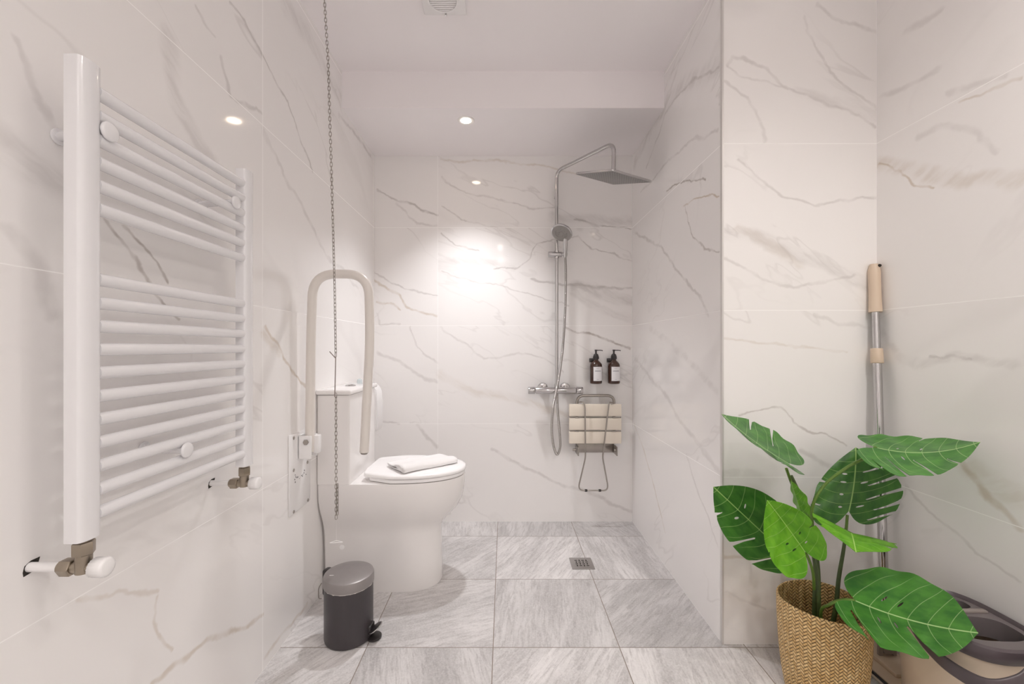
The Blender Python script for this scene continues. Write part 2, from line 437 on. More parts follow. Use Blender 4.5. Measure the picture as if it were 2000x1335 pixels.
M_leafm = leaf_mat('monstera_leaf_mid', (.035, .17, .024), (.10, .32, .045), (.48, .68, .30), .15)
M_leafb = leaf_mat('monstera_leaf_bright', (.11, .37, .012), (.22, .56, .03), (.50, .78, .20), .25)

def emis(name, col, st):
    t = NT(name); t.set(col=(.9, .9, .9)); t.b.inputs['Emission Color'].default_value = (*col, 1)
    t.b.inputs['Emission Strength'].default_value = st; return t.m
M_lamp = emis('lamp_glow', (1, .80, .60), 26)

# ============================================================ mesh helpers
def MB(): return bmesh.new()
def wloc(o):
    v = Vector((0, 0, 0))
    while o is not None: v += Vector(o.location); o = o.parent
    return v
def fin(name, bm, mat, parent=None, smooth=True, ang=40, loc=None):
    bmesh.ops.recalc_face_normals(bm, faces=bm.faces[:])
    me = bpy.data.meshes.new(name)
    if smooth:
        for f in bm.faces: f.smooth = True
        for e in bm.edges:
            if len(e.link_faces) == 2 and e.calc_face_angle(0) > math.radians(ang): e.smooth = False
    bm.to_mesh(me); bm.free()
    o = bpy.data.objects.new(name, me); COL.objects.link(o)
    for m in (mat if isinstance(mat, (list, tuple)) else [mat]): me.materials.append(m)
    if loc is not None:
        me.transform(Matrix.Translation(-Vector(loc))); o.location = loc
    if parent is not None:
        o.parent = parent
        o.location = Vector(o.location) - wloc(parent)      # parents are never rotated
    return o
def thing(name, label, cat, loc, group=None):
    o = bpy.data.objects.new(name, None); COL.objects.link(o); o.location = loc
    o.empty_display_size = .05
    return tag(o, label, cat, group)
def tag(o, label, cat, group=None):
    o['label'] = label; o['category'] = cat
    if group: o['group'] = group
    return o
def box(bm, x0, x1, y0, y1, z0, z1, bev=0, seg=2, M=None, only=None):
    r = bmesh.ops.create_cube(bm, size=1)
    vs = r['verts']
    bmesh.ops.transform(bm, verts=vs, matrix=Matrix.Translation(((x0 + x1) / 2, (y0 + y1) / 2, (z0 + z1) / 2)) @ Matrix.Diagonal((abs(x1 - x0), abs(y1 - y0), abs(z1 - z0), 1)))
    if bev:
        es = {e for v in vs for e in v.link_edges}
        if only is not None:
            es = {e for e in es if abs((e.verts[0].co - e.verts[1].co).normalized()[only]) > .9}
        rr = bmesh.ops.bevel(bm, geom=list(es), offset=bev, segments=seg, profile=.5, affect='EDGES')
        vs = list({v for f in rr['faces'] for v in f.verts} | {v for v in vs if v.is_valid})
    if M is not None:
        # take the whole island touching vs
        todo, seen = list(vs), set(vs)
        while todo:
            v = todo.pop()
            for e in v.link_edges:
                q = e.other_vert(v)
                if q not in seen: seen.add(q); todo.append(q)
        bmesh.ops.transform(bm, verts=list(seen), matrix=M)
    return bm
def frame_of(d):
    d = d.normalized(); a = Vector((0, 0, 1)) if abs(d.z) < .95 else Vector((0, 1, 0))
    x = d.cross(a).normalized(); return x, x.cross(d).normalized()
def cyl(bm, a, b, r, r2=None, n=24, bev=0):
    a, b = Vector(a), Vector(b); r2 = r if r2 is None else r2
    x, y = frame_of(b - a); d = (b - a).normalized()
    rows = [(a, r), (b, r2)]
    if bev: rows = [(a, r - bev), (a + d * bev * .4, r - bev * .3), (a + d * bev, r), (b - d * bev, r2), (b - d * bev * .4, r2 - bev * .3), (b, r2 - bev)]
    rings = [[bm.verts.new(c + (x * math.cos(2 * PI * i / n) + y * math.sin(2 * PI * i / n)) * rr) for i in range(n)] for c, rr in rows]
    for p, q in zip(rings, rings[1:]):
        for i in range(n): bm.faces.new((p[i], p[(i + 1) % n], q[(i + 1) % n], q[i]))
    bm.faces.new(rings[0][::-1]); bm.faces.new(rings[-1]); return bm
def smoothpath(pts, closed=False, rad=None, n=7):
    """round the corners of a polyline"""
    P = [Vector(p) for p in pts]; out = []
    for i, p in enumerate(P):
        if (i == 0 or i == len(P) - 1) and not closed: out.append(p); continue
        a, b = P[i - 1], P[(i + 1) % len(P)]
        r = rad if rad else 1e9
        da = min(r, (a - p).length * .49); db = min(r, (b - p).length * .49)
        s, e = p + (a - p).normalized() * da, p + (b - p).normalized() * db
        for k in range(n + 1):
            t = k / n; out.append(s * (1 - t) ** 2 + p * 2 * t * (1 - t) + e * t * t)
    return out
def spline(pts, n=8):
    P = [Vector(p) for p in pts]; out = []
    for i in range(len(P) - 1):
        p0, p1, p2, p3 = P[max(i - 1, 0)], P[i], P[i + 1], P[min(i + 2, len(P) - 1)]
        for k in range(n):
            t = k / n
            out.append(.5 * ((2 * p1) + (p2 - p0) * t + (2 * p0 - 5 * p1 + 4 * p2 - p3) * t * t + (3 * p1 - p0 - 3 * p2 + p3) * t ** 3))
    out.append(P[-1]); return out
def tube(bm, path, r, n=12, closed=False, flat=None, uv=False):
    """r: radius or function of 0..1; flat=(ru, rv) elliptical"""
    P = [Vector(p) for p in path]
    T = []
    for i in range(len(P)):
        a = P[i - 1] if (i or closed) else P[0]; b = P[(i + 1) % len(P)] if (i < len(P) - 1 or closed) else P[-1]
        T.append((b - a).normalized())
    x, _ = frame_of(T[0]); rings = []
    for i, p in enumerate(P):
        x = (x - T[i] * x.dot(T[i])).normalized(); y = T[i].cross(x)
        rr = r(i / (len(P) - 1)) if callable(r) else r
        ru, rv = (rr, rr) if flat is None else flat
        rings.append([bm.verts.new(p + x * math.cos(2 * PI * k / n) * ru + y * math.sin(2 * PI * k / n) * rv) for k in range(n)])
    ul = bm.loops.layers.uv.verify() if uv else None
    L = [0]
    for a, b in zip(P, P[1:]): L.append(L[-1] + (b - a).length)
    idx = list(range(len(P))) + ([0] if closed else [])
    for i, j in zip(idx, idx[1:]):
        for k in range(n):
            f = bm.faces.new((rings[i][k], rings[i][(k + 1) % n], rings[j][(k + 1) % n], rings[j][k]))
            if uv:
                for lp, (uu, vv) in zip(f.loops, ((k / n, L[i]), ((k + 1) / n, L[i]), ((k + 1) / n, L[j]), (k / n, L[j]))): lp[ul].uv = (uu, vv)
    if not closed: bm.faces.new(rings[0][::-1]); bm.faces.new(rings[-1])
    return bm
def lathe(bm, c, prof, n=48, M=None, close=True):
    """prof: (r, z) from bottom to top, around the z axis through c"""
    c = Vector(c); M = M or Matrix.Identity(3)
    rings = [[bm.verts.new(c + M @ Vector((r * math.cos(2 * PI * k / n), r * math.sin(2 * PI * k / n), z))) for k in range(n)] for r, z in prof]
    for p, q in zip(rings, rings[1:]):
        for k in range(n): bm.faces.new((p[k], p[(k + 1) % n], q[(k + 1) % n], q[k]))
    if close: bm.faces.new(rings[0][::-1]); bm.faces.new(rings[-1])
    return bm
def loft(bm, rings, caps=(True, True)):
    R = [[bm.verts.new(p) for p in r] for r in rings]; n = len(R[0])
    for p, q in zip(R, R[1:]):
        for k in range(n): bm.faces.new((p[k], p[(k + 1) % n], q[(k + 1) % n], q[k]))
    if caps[0]: bm.faces.new(R[0][::-1])
    if caps[1]: bm.faces.new(R[-1])
    return R
def prism(bm, poly, conv, a, b):
    """extrude a 2D outline; conv(u, v, w) -> 3D"""
    A = [bm.verts.new(conv(u, v, a)) for u, v in poly]; B = [bm.verts.new(conv(u, v, b)) for u, v in poly]
    n = len(poly); bm.faces.new(A[::-1]); bm.faces.new(B)
    for k in range(n): bm.faces.new((A[k], A[(k + 1) % n], B[(k + 1) % n], B[k]))
    return bm
def at(px, py, Y):
    """the point at distance Y from the lens seen at photo pixel px, py: (x, y, z) in metres"""
    return Vector(((px - 985) * Y / FPX, Y, CAM_H + (678 - py) * Y / FPX))

# ============================================================ the setting
def slab(name, b, mat, bev=0):
    bm = MB(); box(bm, *b); o = fin(name, bm, mat, smooth=False); o['kind'] = 'structure'; return o
TH = .1
slab('floor', (WL - TH, WR2 + TH, BACK - TH, WB + TH, -TH, 0), M_floor)
def split_wall(o, at_, mats):
    """cut the wall mesh at tile joints so that each field has its own tile material; mats: (test(center), material)"""
    bm = bmesh.new(); bm.from_mesh(o.data)
    for co, no in at_: bmesh.ops.bisect_plane(bm, geom=bm.verts[:] + bm.edges[:] + bm.faces[:], plane_co=co, plane_no=no)
    o.data.materials.clear()
    for _, m in mats: o.data.materials.append(m)
    for f in bm.faces:
        c = f.calc_center_median()
        for i, (test, m) in enumerate(mats):
            if test(c): f.material_index = i; break
    bm.to_mesh(o.data); bm.free()
def tiled(name, b, fl): split_wall(slab(name, b, fl[1][0][1]), *fl)
tiled('wall_back', (WL - TH, WR + TH, WB, WB + TH, 0, CEIL), M_back)
tiled('wall_left', (WL - TH, WL, BACK, WB, 0, CEIL), M_left)
tiled('wall_right_shower', (WR, WR + .06, PY + .012, WB, 0, CEIL), M_right)
tiled('wall_right_pier', (WR + .003, WR2 + .05, PY, PY + .012, 0, CEIL), M_pier)
tiled('wall_right', (WR2, WR2 + TH, BACK, PY, 0, CEIL), M_room)
slab('wall_rear', (WL - TH, WR2 + TH, BACK - TH, BACK, 0, CEIL), M_rear)
slab('ceiling', (WL - TH, WR2 + TH, BACK - TH, WB + TH, CEIL, CEIL + TH), M_ceil)
slab('ceiling_shower', (WL, WR, SOFFY, WB, SOFF, CEIL), M_ceil)
# metal corner trim of the pier
slab('trim_1', (WR - .002, WR + .004, PY - .002, PY + .012, 0, CEIL), simple('satin_trim', (.66, .64, .62), .4, .3))
# door behind the photographer
bm = MB(); box(bm, -.55, .35, BACK, BACK + .03, .003, 2.02, .004)
dr = fin('door_1', bm, M_white, smooth=False); dr['kind'] = 'structure'
bm = MB(); cyl(bm, (.27, BACK + .03, 1.0), (.27, BACK + .075, 1.0), .009); cyl(bm, (.28, BACK + .075, 1.0), (.15, BACK + .075, 1.0), .009)
fin('door_handle', bm, M_chrome, dr)

# ============================================================ ceiling lamps
def downlight(x, y, z, label):
    t = thing('ceiling_downlight', label, 'ceiling light', (x, y, z), 'recessed ceiling downlights')
    bm = MB(); lathe(bm, (x, y, z), [(.028, -.0005), (.028, -.004), (.040, -.006), (.043, -.003), (.043, -.0003)], 40, close=False)
    fin('trim_ring', bm, M_white, t)
    bm = MB(); lathe(bm, (x, y, z), [(.0275, -.0005), (.0275, -.0035), (.01, -.005), (.001, -.0052)], 32)
    o = fin('lamp_lens', bm, M_lamp, t); o['label'] = 'glowing warm lamp lens'
    return t
downlight(*LAMPS[0][:3], 'round lit recessed downlight in the lowered ceiling above the shower')
downlight(*LAMPS[1][:3], 'round lit recessed downlight seen reflected as the upper right spot in the pillar tile')
downlight(*LAMPS[2][:3], 'round lit recessed downlight seen reflected as the lower left spot in the pillar tile')
for i_, nm in ((3, 'front left'), (4, 'front right'), (5, 'back left'), (6, 'back right')):  # housings for the added fill lamps behind the camera
    downlight(*LAMPS[i_][:3], 'added unseen fill light built as a round downlight, %s one of the four over the rear of the room' % nm)

# extractor fan grille
vx, vy = -.237, 1.655
t = thing('extractor_fan', 'white square ceiling extractor fan with round slatted grille', 'fan', (vx, vy, CEIL))
bm = MB(); box(bm, vx - .085, vx + .085, vy - .085, vy + .085, CEIL - .012, CEIL - .0005, .004)
fin('housing', bm, M_white, t)
bm = MB(); lathe(bm, (vx, vy, CEIL - .012), [(.054, 0), (.054, -.0012), (.002, -.0013)], 40)
fin('grille_opening', bm, M_grey, t)
bm = MB()
for i in range(-5, 6):
    yy = vy + i * .0098; hw = math.sqrt(max(.054 ** 2 - (i * .0098) ** 2, 0)) - .001
    if hw > .005: box(bm, vx - hw, vx + hw, yy - .0031, yy + .0031, CEIL - .0195, CEIL - .0128, .0012)
fin('louvre_slats', bm, M_white, t)
bm = MB(); lathe(bm, (vx, vy, CEIL - .02), [(.053, .007), (.053, -.003), (.058, -.003), (.060, .0075)], 40, close=False)
fin('grille_ring', bm, M_white, t)
bm = MB(); cyl(bm, (vx + .002, vy + .072, CEIL - .012), (vx + .002, vy + .072, CEIL - .022), .0035)
fin('indicator_stub', bm, M_chrome, t)

# ============================================================ towel radiator
rad = thing('towel_radiator', 'white ladder towel radiator with seventeen bars on the left wall', 'radiator', (-.705, .94, .747))
RB, RT = .747, 1.545
for y0 in (.70, 1.148):
    bm = MB()
    # D-shaped upright: flat back, rounded front
    pr = [(-.7175, y0), (-.7175, y0 + .040)] + [(-.697 + .008 * math.cos(a), y0 + .020 + .020 * math.sin(a)) for a in [PI / 2 - k * PI / 14 for k in range(15)]]
    prism(bm, pr, lambda u, v, w_: (u, v, w_), RB, RT)
    fin('upright', bm, M_enamel, rad, ang=50)
zs = [1.506 - .040 * i for i in range(6)] + [1.184 - .0402 * i for i in range(11)]
for z in zs:
    bm = MB(); cyl(bm, (-.7025, .739, z), (-.7025, 1.1485, z), .0112, n=24)
    fin('bar', bm, M_enamel, rad)
for (y, z) in ((.749, 1.442), (1.102, 1.438), (.931, .845)):
    bm = MB(); yf = y + .018; cyl(bm, (-.7965, yf, z), (-.792, yf, z), .0145, bev=.001); cyl(bm, (-.793, yf, z), (-.725, y, z), .008); cyl(bm, (-.728, y, z), (-.690, y, z), .0075); cyl(bm, (-.691, y, z), (-.683, y, z), .0165, bev=.003, n=32)
    fin('wall_bracket', bm, M_enamel, rad)
for y in (.722, 1.168):
    bm = MB()
    cyl(bm, (-.706, y, .7475), (-.706, y, .741), .0095); cyl(bm, (-.706, y, .742), (-.706, y, .720), .0155, n=6, bev=.002)
    cyl(bm, (-.706, y, .722), (-.706, y, .690), .0115)
    cyl(bm, (-.722, y, .6985), (-.742, y, .6985), .0145, n=6, bev=.002)
    cyl(bm, (-.745, y, .6985), (-.700, y, .6985), .010)
    cyl(bm, (-.706, y, .6985), (-.682, y, .6985), .0085)
    v = fin('valve', bm, M_nickel, rad, ang=30); v['label'] = 'satin bronze valve body'
    bm = MB()
    n = 40; rows = [(-.690, .012), (-.688, .0155), (-.670, .0160), (-.666, .0150), (-.6645, .011)]
    rings = []
    for xx, r in rows:
        rings.append([(xx, y + r * (1 + (.035 if k % 2 else -.02) * (xx < -.665)) * math.cos(2 * PI * k / n), .6985 + r * (1 + (.035 if k % 2 else -.02) * (xx < -.665)) * math.sin(2 * PI * k / n)) for k in range(n)])
    loft(bm, rings); k_ = fin('valve_knob', bm, M_white, v, ang=60); k_['label'] = 'ribbed white knob'
    bm = MB(); cyl(bm, (-.7975, y, .6985), (-.744, y, .6985), .0078); fin('feed_pipe', bm, M_white, rad)
    bm = MB()
    hp = [(y + .016, .7085), (y + .002, .7085), (y - .008, .7035), (y - .0105, .694), (y - .0095, .6865), (y + .010, .6895)]
    prism(bm, hp, lambda u, v_, w_: (w_, u, v_), -.7968, -.7964); fin('pipe_hole', bm, M_hole, rad, smooth=False)

# ============================================================ toilet
TC = 2.0        # centre line of the toilet (distance)
toil = thing('toilet', 'white close-coupled toilet with closed lid against the left wall', 'toilet', (-.5, TC, 0))
def plan(xb, xf, hw, n=48, sq=2.6, front=.30):
    """toilet outline: straight back, rounded nose; front = length of the nose"""
    pts = []
    m = n // 2
    for k in range(m + 1):       # nose from +hw side round to -hw side
        a = PI / 2 - PI * k / m
        cx = xf - front
        c, s = math.cos(a), math.sin(a)
        pts.append((cx + front * abs(c) ** (2 / sq) * (1 if c >= 0 else -1), TC + hw * abs(s) ** (2 / sq) * (1 if s >= 0 else -1)))
    pts += [(xb + .012, TC - hw), (xb, TC - hw + .012), (xb, TC), (xb, TC + hw - .012), (xb + .012, TC + hw)]
    return pts
bm = MB()
rows = [(0.0, -.783, -.290, .126, .17), (.010, -.784, -.286, .1285, .17), (.10, -.786, -.289, .128, .17), (.20, -.788, -.292, .129, .18),
        (.245, -.789, -.292, .1295, .19), (.268, -.790, -.284, .132, .21), (.292, -.790, -.264, .139, .235), (.318, -.790, -.237, .149, .26), (.348, -.792, -.212, .1605, .28), (.38, -.794, -.196, .1705, .295), (.412, -.7955, -.188, .1765, .30),
        (.445, -.7955, -.184, .1795, .30), (.478, -.7955, -.183, .181, .30), (.486, -.7955, -.186, .178, .30)]
loft(bm, [[(x, y, z) for x, y in plan(xb, xf, hw, front=fr, sq=2.25)] for z, xb, xf, hw, fr in rows])
fin('bowl', bm, M_ceramic, toil, ang=60)
bm = MB(); lathe(bm, at(668, 1068, TC - .1285), [(.010, 0), (.010, .0015), (.002, .002)], 24, M=Matrix.Rotation(PI / 2, 3, 'X'))
fin('screw_cap', bm, M_white, toil)
# cistern
bm = MB(); box(bm, -.7955, -.655, 1.82, 2.18, .4865, .864, .010, 3, only=2)
fin('cistern', bm, M_ceramic, toil)
bm = MB(); box(bm, -.7965, -.645, 1.808, 2.192, .866, .888, .008, 3)
fin('cistern_lid', bm, M_ceramic, toil)
bm = MB(); box(bm, -.7945, -.66, 1.825, 2.175, .863, .8665); o = fin('lid_gap', bm, M_hole, toil, smooth=False)
bm = MB(); lathe(bm, (-.715, 2.0, .888), [(.024, 0), (.024, .003), (.020, .005), (.003, .0045)], 36)
b_ = fin('flush_button', bm, M_chrome, toil); b_['label'] = 'round chrome dual flush button'
bm = MB(); box(bm, -.7165, -.7135, 1.977, 2.023, .8915, .8938); fin('button_split', bm, M_grey, toil, smooth=False)
# seat and lid
def seatplan(xb, xf, hw, front, back=.025, n=44):
    pts = []; m = n
    for k in range(m + 1):
        a = PI / 2 - PI * k / m; c, s = math.cos(a), math.sin(a)
        pts.append((xf - front + front * max(c, 0) ** .9, TC + hw * (abs(s) ** .93) * (1 if s >= 0 else -1)))
    for cx, cy, a0 in ((xb + back, -hw * .80 + back, -PI / 2), (xb + back, hw * .80 - back, PI)):
        for k in range(6):
            a = a0 - k * (PI / 2) / 5
            pts.append((cx + back * math.cos(a), TC + cy + back * math.sin(a)))
    return pts
bm = MB(); loft(bm, [[(x, y, z) for x, y in seatplan(-.590, xf, hw, .30)] for z, xf, hw in ((.4885, -.190, .172), (.490, -.185, .177), (.502, -.184, .178), (.5045, -.188, .174))])
fin('seat', bm, M_seat, toil, ang=50)
bm = MB(); loft(bm, [[(x, y, z + max(0, 0)) for x, y in seatplan(-.612, xf, hw, .30)] for z, xf, hw in ((.507, -.184, .178), (.5085, -.179, .183), (.516, -.178, .184), (.522, -.182, .180), (.525, -.196, .166), (.5262, -.24, .13))])
fin('lid', bm, M_seat, toil, ang=50)
for s in (-1, 1):
    bm = MB(); cyl(bm, (-.60, TC + s * .075 - .02, .4985), (-.60, TC + s * .075 + .02, .4985), .010); fin('hinge', bm, M_seat, toil)

# folded towel on the lid
bm = MB()
o0 = Vector((-.437, 1.838, .527)); L = Vector((.218, .187, 0)); W = Vector((-.125, .200, 0))
Ln = L.normalized(); Wn = (W - Ln * W.dot(Ln)).normalized(); wl = .155
prof = [(wl, .004), (wl * .6, .004), (.03, .004), (.008, .006), (.003, .014), (.010, .021), (.035, .020), (.06, .016), (.048, .013), (.030, .0125)]
top = [(wl, .014), (wl * .7, .016), (.085, .018), (.06, .024), (.03, .029), (.004, .026), (-.009, .016), (-.006, .003)]
def ribbon(prof, th, k0, k1, wav):
    path = spline([(u, v, 0) for u, v in prof], 5)
    rings = []
    ns = 16
    off = []
    for i, p in enumerate(path):
        a = path[max(i - 1, 0)]; b = path[min(i + 1, len(path) - 1)]; d = (b - a).normalized()
        off.append((p, Vector((-d.y, d.x, 0))))
    outl = [p + n_ * th for p, n_ in off] + [p - n_ * th for p, n_ in reversed(off)]
    for j in range(ns + 1):
        s = j / ns; ln = k0 + (k1 - k0) * s
        rings.append([o0 + Ln * (ln + wav * math.sin(q.x * 40)) + Wn * (q.x + .004 * math.sin(s * 5)) + Vector((0, 0, max(q.y * (1 - .22 * s) + .0012 * math.sin(s * 9 + q.x * 30), .0006))) for q in outl])
    loft(bm, rings)
ribbon(prof, .003, .0, .285, .001)
ribbon(top, .0034, -.004, .287, .003)
o = fin('folded_towel', bm, M_towel, ang=70, loc=o0); tag(o, 'small white folded towel lying on the closed toilet lid', 'towel')
sm = o.modifiers.new('soft', 'SUBSURF'); sm.levels = 1; sm.render_levels = 1

# ============================================================ white fitting behind the cistern
bm = MB(); pr = [(.0, 0), (.0, .25), (.05, .262), (.075, .255), (.095, .225), (.10, .16), (.10, .02), (.09, 0)]
prism(bm, pr, lambda u, v, w_: (WL + .001 + u * .99, w_, .60 + v), 2.36, 2.47)
bmesh.ops.bevel(bm, geom=bm.edges[:], offset=.006, segments=2, affect='EDGES')
o = fin('wall_dispenser', bm, M_white, loc=(WL + .05, 2.415, .60)); tag(o, 'white plastic dispenser box on the left wall between toilet tank and corner', 'dispenser')
bm = MB(); lathe(bm, (-.715, 2.125, .8885), [(.012, 0), (.013, .010), (.011, .020), (.005, .024), (.001, .0245)], 24)
t_ = NT('pale_clear_plastic'); t_.set(col=(.80, .88, .90), rough=.1, trans=.5)
o = fin('freshener_cap', bm, t_.m, loc=(-.715, 2.125, .8885)); tag(o, 'tiny pale translucent cap standing on the toilet tank lid', 'cap')

# ============================================================ fold-up grab rail
rail = thing('folding_grab_rail', 'cream folding support rail raised upright beside the toilet', 'grab rail', (WL, 1.67, .45))
bm = MB(); box(bm, WL + .0005, WL + .005, 1.585, 1.757, .442, .742, .0015)
plate = fin('wall_plate', bm, M_white, rail)
for (px, py) in ((571, 855), (598, 902), (571, 918), (599, 976), (571, 999)):
    Y = WL * FPX / (px - 985); z = CAM_H + (678 - py) * Y / FPX
    bm = MB(); cyl(bm, (WL + .004, Y, z), (WL + .0072, Y, z), .0062, n=16, bev=.001); fin('screw', bm, M_steel, plate)
bm = MB(); rnd = random.Random(5)
for (px, py) in ((574, 927), (575, 931), (573, 936), (574, 941), (577, 932), (579, 931), (582, 934), (586, 928), (588, 929), (591, 923), (592, 918), (589, 926), (595, 926)):
    Y = WL * FPX / (px - 985); z = CAM_H + (678 - py) * Y / FPX; r = rnd.uniform(.0012, .0028)
    box(bm, WL + .0048, WL + .0056, Y - r * .8, Y + r * .8, z - r, z + r)
fin('embossed_mark', bm, M_dark, plate, smooth=False)
bm = MB(); box(bm, WL + .005, WL + .058, 1.644, 1.652, .640, .728, .002); box(bm, WL + .005, WL + .058, 1.694, 1.702, .640, .728, .002)
box(bm, WL + .005, WL + .012, 1.644, 1.702, .640, .728)
brk = fin('hinge_bracket', bm, M_white, rail)
bm = MB(); cyl(bm, (-.757, 1.640, .705), (-.757, 1.708, .705), .0075, bev=.001); cyl(bm, (-.757, 1.637, .705), (-.757, 1.641, .705), .0105, n=6)
fin('hinge_bolt', bm, M_steel, brk)
bm = MB(); box(bm, -.745, -.722, 1.672, 1.70, .655, .725, .004); fin('catch', bm, M_white, brk)
path = smoothpath([(-.757, 1.673, .662), (-.752, 1.673, 1.1), (-.744, 1.673, 1.352), (-.528, 1.673, 1.352), (-.522, 1.673, 1.1), (-.545, 1.673, .66)], rad=.088, n=10)
bm = MB(); tube(bm, path, .0175, 20); fin('rail_tube', bm, M_rail, rail)
bm = MB(); cyl(bm, (-.545, 1.673, .664), (-.5455, 1.673, .652), .0165, .013, bev=.002); e_ = fin('end_cap', bm, M_steel, rail)

# ============================================================ emergency pull chain
CY = 1.45
def chx(z):     # the chain's gentle lean
    p = [(2.42, -.632), (2.23, -.606), (2.03, -.594), (1.63, -.582), (1.27, -.572), (1.03, -.568), (.48, -.567), (.3, -.568)]
    for (za, xa), (zb, xb) in zip(p, p[1:]):
        if zb <= z <= za: return xa + (xb - xa) * (za - z) / (za - zb)
    return p[-1][1]
chain = thing('pull_chain', 'thin metal safety pull chain hanging from the ceiling in front of the toilet', 'pull chain', (chx(2.42), CY, CEIL))
bm = MB()
def link(bm, z, x, y, ang, h=.0165, hw=.0036, r=.00105):
    pts = []
    for k in range(14):
        a = 2 * PI * k / 14; q = Vector((hw * math.cos(a), 0, (h / 2 - hw) * (1 if math.sin(a) > 0 else -1) * (abs(math.sin(a)) > .1) + hw * math.sin(a)))
        q.rotate(Matrix.Rotation(ang, 3, 'Z')); pts.append(q + Vector((x, y, z)))
    tube(bm, pts, r, 5, closed=True)
def run(bm, z0, z1, dx=0, tw=0):
    z = z0; i = 0
    while z > z1:
        link(bm, z, chx(z) + dx, CY, (PI / 2) * (i % 2) + .5 * math.sin(z * 4) + tw); z -= .0128; i += 1
M_link = simple('dull_chain_metal', (.34, .31, .28), .35, 1)
run(bm, CEIL - .02, 1.035); fin('upper_chain', bm, M_link, chain)
bm = MB(); run(bm, .905, .49); run(bm, .60, .50, .0045, .7); fin('lower_chain', bm, M_link, chain)
bm = MB(); lathe(bm, (chx(2.42), CY, CEIL), [(.03, 0), (.03, -.012), (.022, -.02), (.004, -.021)], 32); fin('ceiling_switch', bm, M_white, chain)
bm = MB(); cyl(bm, (-.5685, CY, 1.036), (-.5715, CY, .90), .0019, n=8); cyl(bm, (-.5685, CY, 1.03), (-.589, CY, 1.053), .0017, n=8)
fin('link_connector', bm, M_taupe, chain)
bm = MB(); cyl(bm, (-.5665, CY, .495), (-.5665, CY, .414), .00035, n=6); fin('nylon_cord', bm, M_cord, chain)
bm = MB(); tube(bm, smoothpath([(-.5905, CY, .408), (-.5660, CY, .416), (-.5435, CY, .411), (-.5660, CY, .409)], closed=True, rad=.004, n=3), .0011, 6, closed=True)
fin('pull_handle', bm, M_white, chain)

# ============================================================ pedal bin
bx, by = -.575, 1.592
pbin = thing('pedal_bin', 'small charcoal pedal bin with brushed metal lid beside the toilet', 'bin', (bx, by, 0))
bm = MB(); lathe(bm, (bx, by, 0), [(.078, 0), (.0845, .004), (.0865, .012), (.0865, .205)], 64); fin('body', bm, M_binbody, pbin)
bm = MB(); lathe(bm, (bx, by, 0), [(.0872, .2005), (.0895, .2005), (.0895, .229), (.0868, .2345), (.080, .2375), (.05, .2405), (.002, .2415)], 64); lid = fin('lid', bm, M_binlid, pbin)
bm = MB()
n = 64; rnd = random.Random(2); ra = []
for k in range(n):
    dz = rnd.uniform(-.002, .0022); ra.append(dz)
rings = [[(bx + r * math.cos(2 * PI * k / n), by + r * math.sin(2 * PI * k / n), z + (ra[k] if i == 0 else 0)) for k in range(n)] for i, (r, z) in enumerate([(.0878, .1975), (.0878, .2008), (.0866, .2008), (.0866, .1975)])]
loft(bm, rings, (False, False)); fin('liner_edge', bm, M_tape, pbin)
bm = MB(); box(bm, bx - .060, bx - .018, by - .031, by - .0285, .2385, .2402, .0006); fin('engraved_mark', bm, M_white, lid)
bm = MB(); box(bm, -.112, -.083, -.017, .017, .135, .232, .008, M=Matrix.Translation((bx, by, 0)) @ Matrix.Rotation(-.35, 4, 'Z'))
box(bm, -.100, -.083, -.017, .017, .120, .150, .005, M=Matrix.Translation((bx, by, 0)) @ Matrix.Rotation(-.35, 4, 'Z'))
fin('hinge_housing', bm, M_dark, pbin)
bm = MB(); Rz = Matrix.Translation((bx, by, 0)) @ Matrix.Rotation(-.35, 4, 'Z')
tube(bm, [Rz @ Vector(p) for p in smoothpath([(-.108, -.022, .185), (-.122, -.022, .165), (-.122, -.022, .125), (-.108, -.022, .128)], rad=.012)], .0018, 8)
fin('carry_handle', bm, M_steel, pbin)
ped = Matrix.Translation((bx, by, 0)) @ Matrix.Rotation(-.12, 4, 'Z')
bm = MB()
def disc(bm, M, cx, cz, rx, ry, th, tilt):
    R = Matrix.Rotation(tilt, 3, 'Y'); rings = []
    for s, z in ((.85, -th), (1, -th * .6), (1, th * .6), (.85, th)):
        rings.append([M @ (Vector((cx, 0, cz)) + R @ Vector((rx * s * math.cos(2 * PI * k / 28), ry * s * math.sin(2 * PI * k / 28), z))) for k in range(28)])
    loft(bm, rings)
disc(bm, ped, .101, .038, .025, .030, .003, -.55)
box(bm, .075, .092, -.02, .02, .018, .052, .004, M=ped)
pd = fin('pedal', bm, M_dark, pbin)
bm = MB(); pts = []
for k in range(12):
    a = -PI / 2 - .1 + (PI + .2) * k / 11 - PI * .25
    q = Matrix.Rotation(-.55, 3, 'Y') @ Vector((.0262 * math.cos(a), .0312 * math.sin(a), .0)); pts.append(ped @ (Vector((.101, 0, .038)) + q))
tube(bm, pts, .0022, 8); fin('pedal_edge', bm, M_chrome, pd)
bm = MB(); disc(bm, ped, .098, .006, .026, .028, .005, 0); box(bm, .070, .085, -.012, .012, .0005, .008, M=ped); fin('foot_guard', bm, M_dark, pbin)

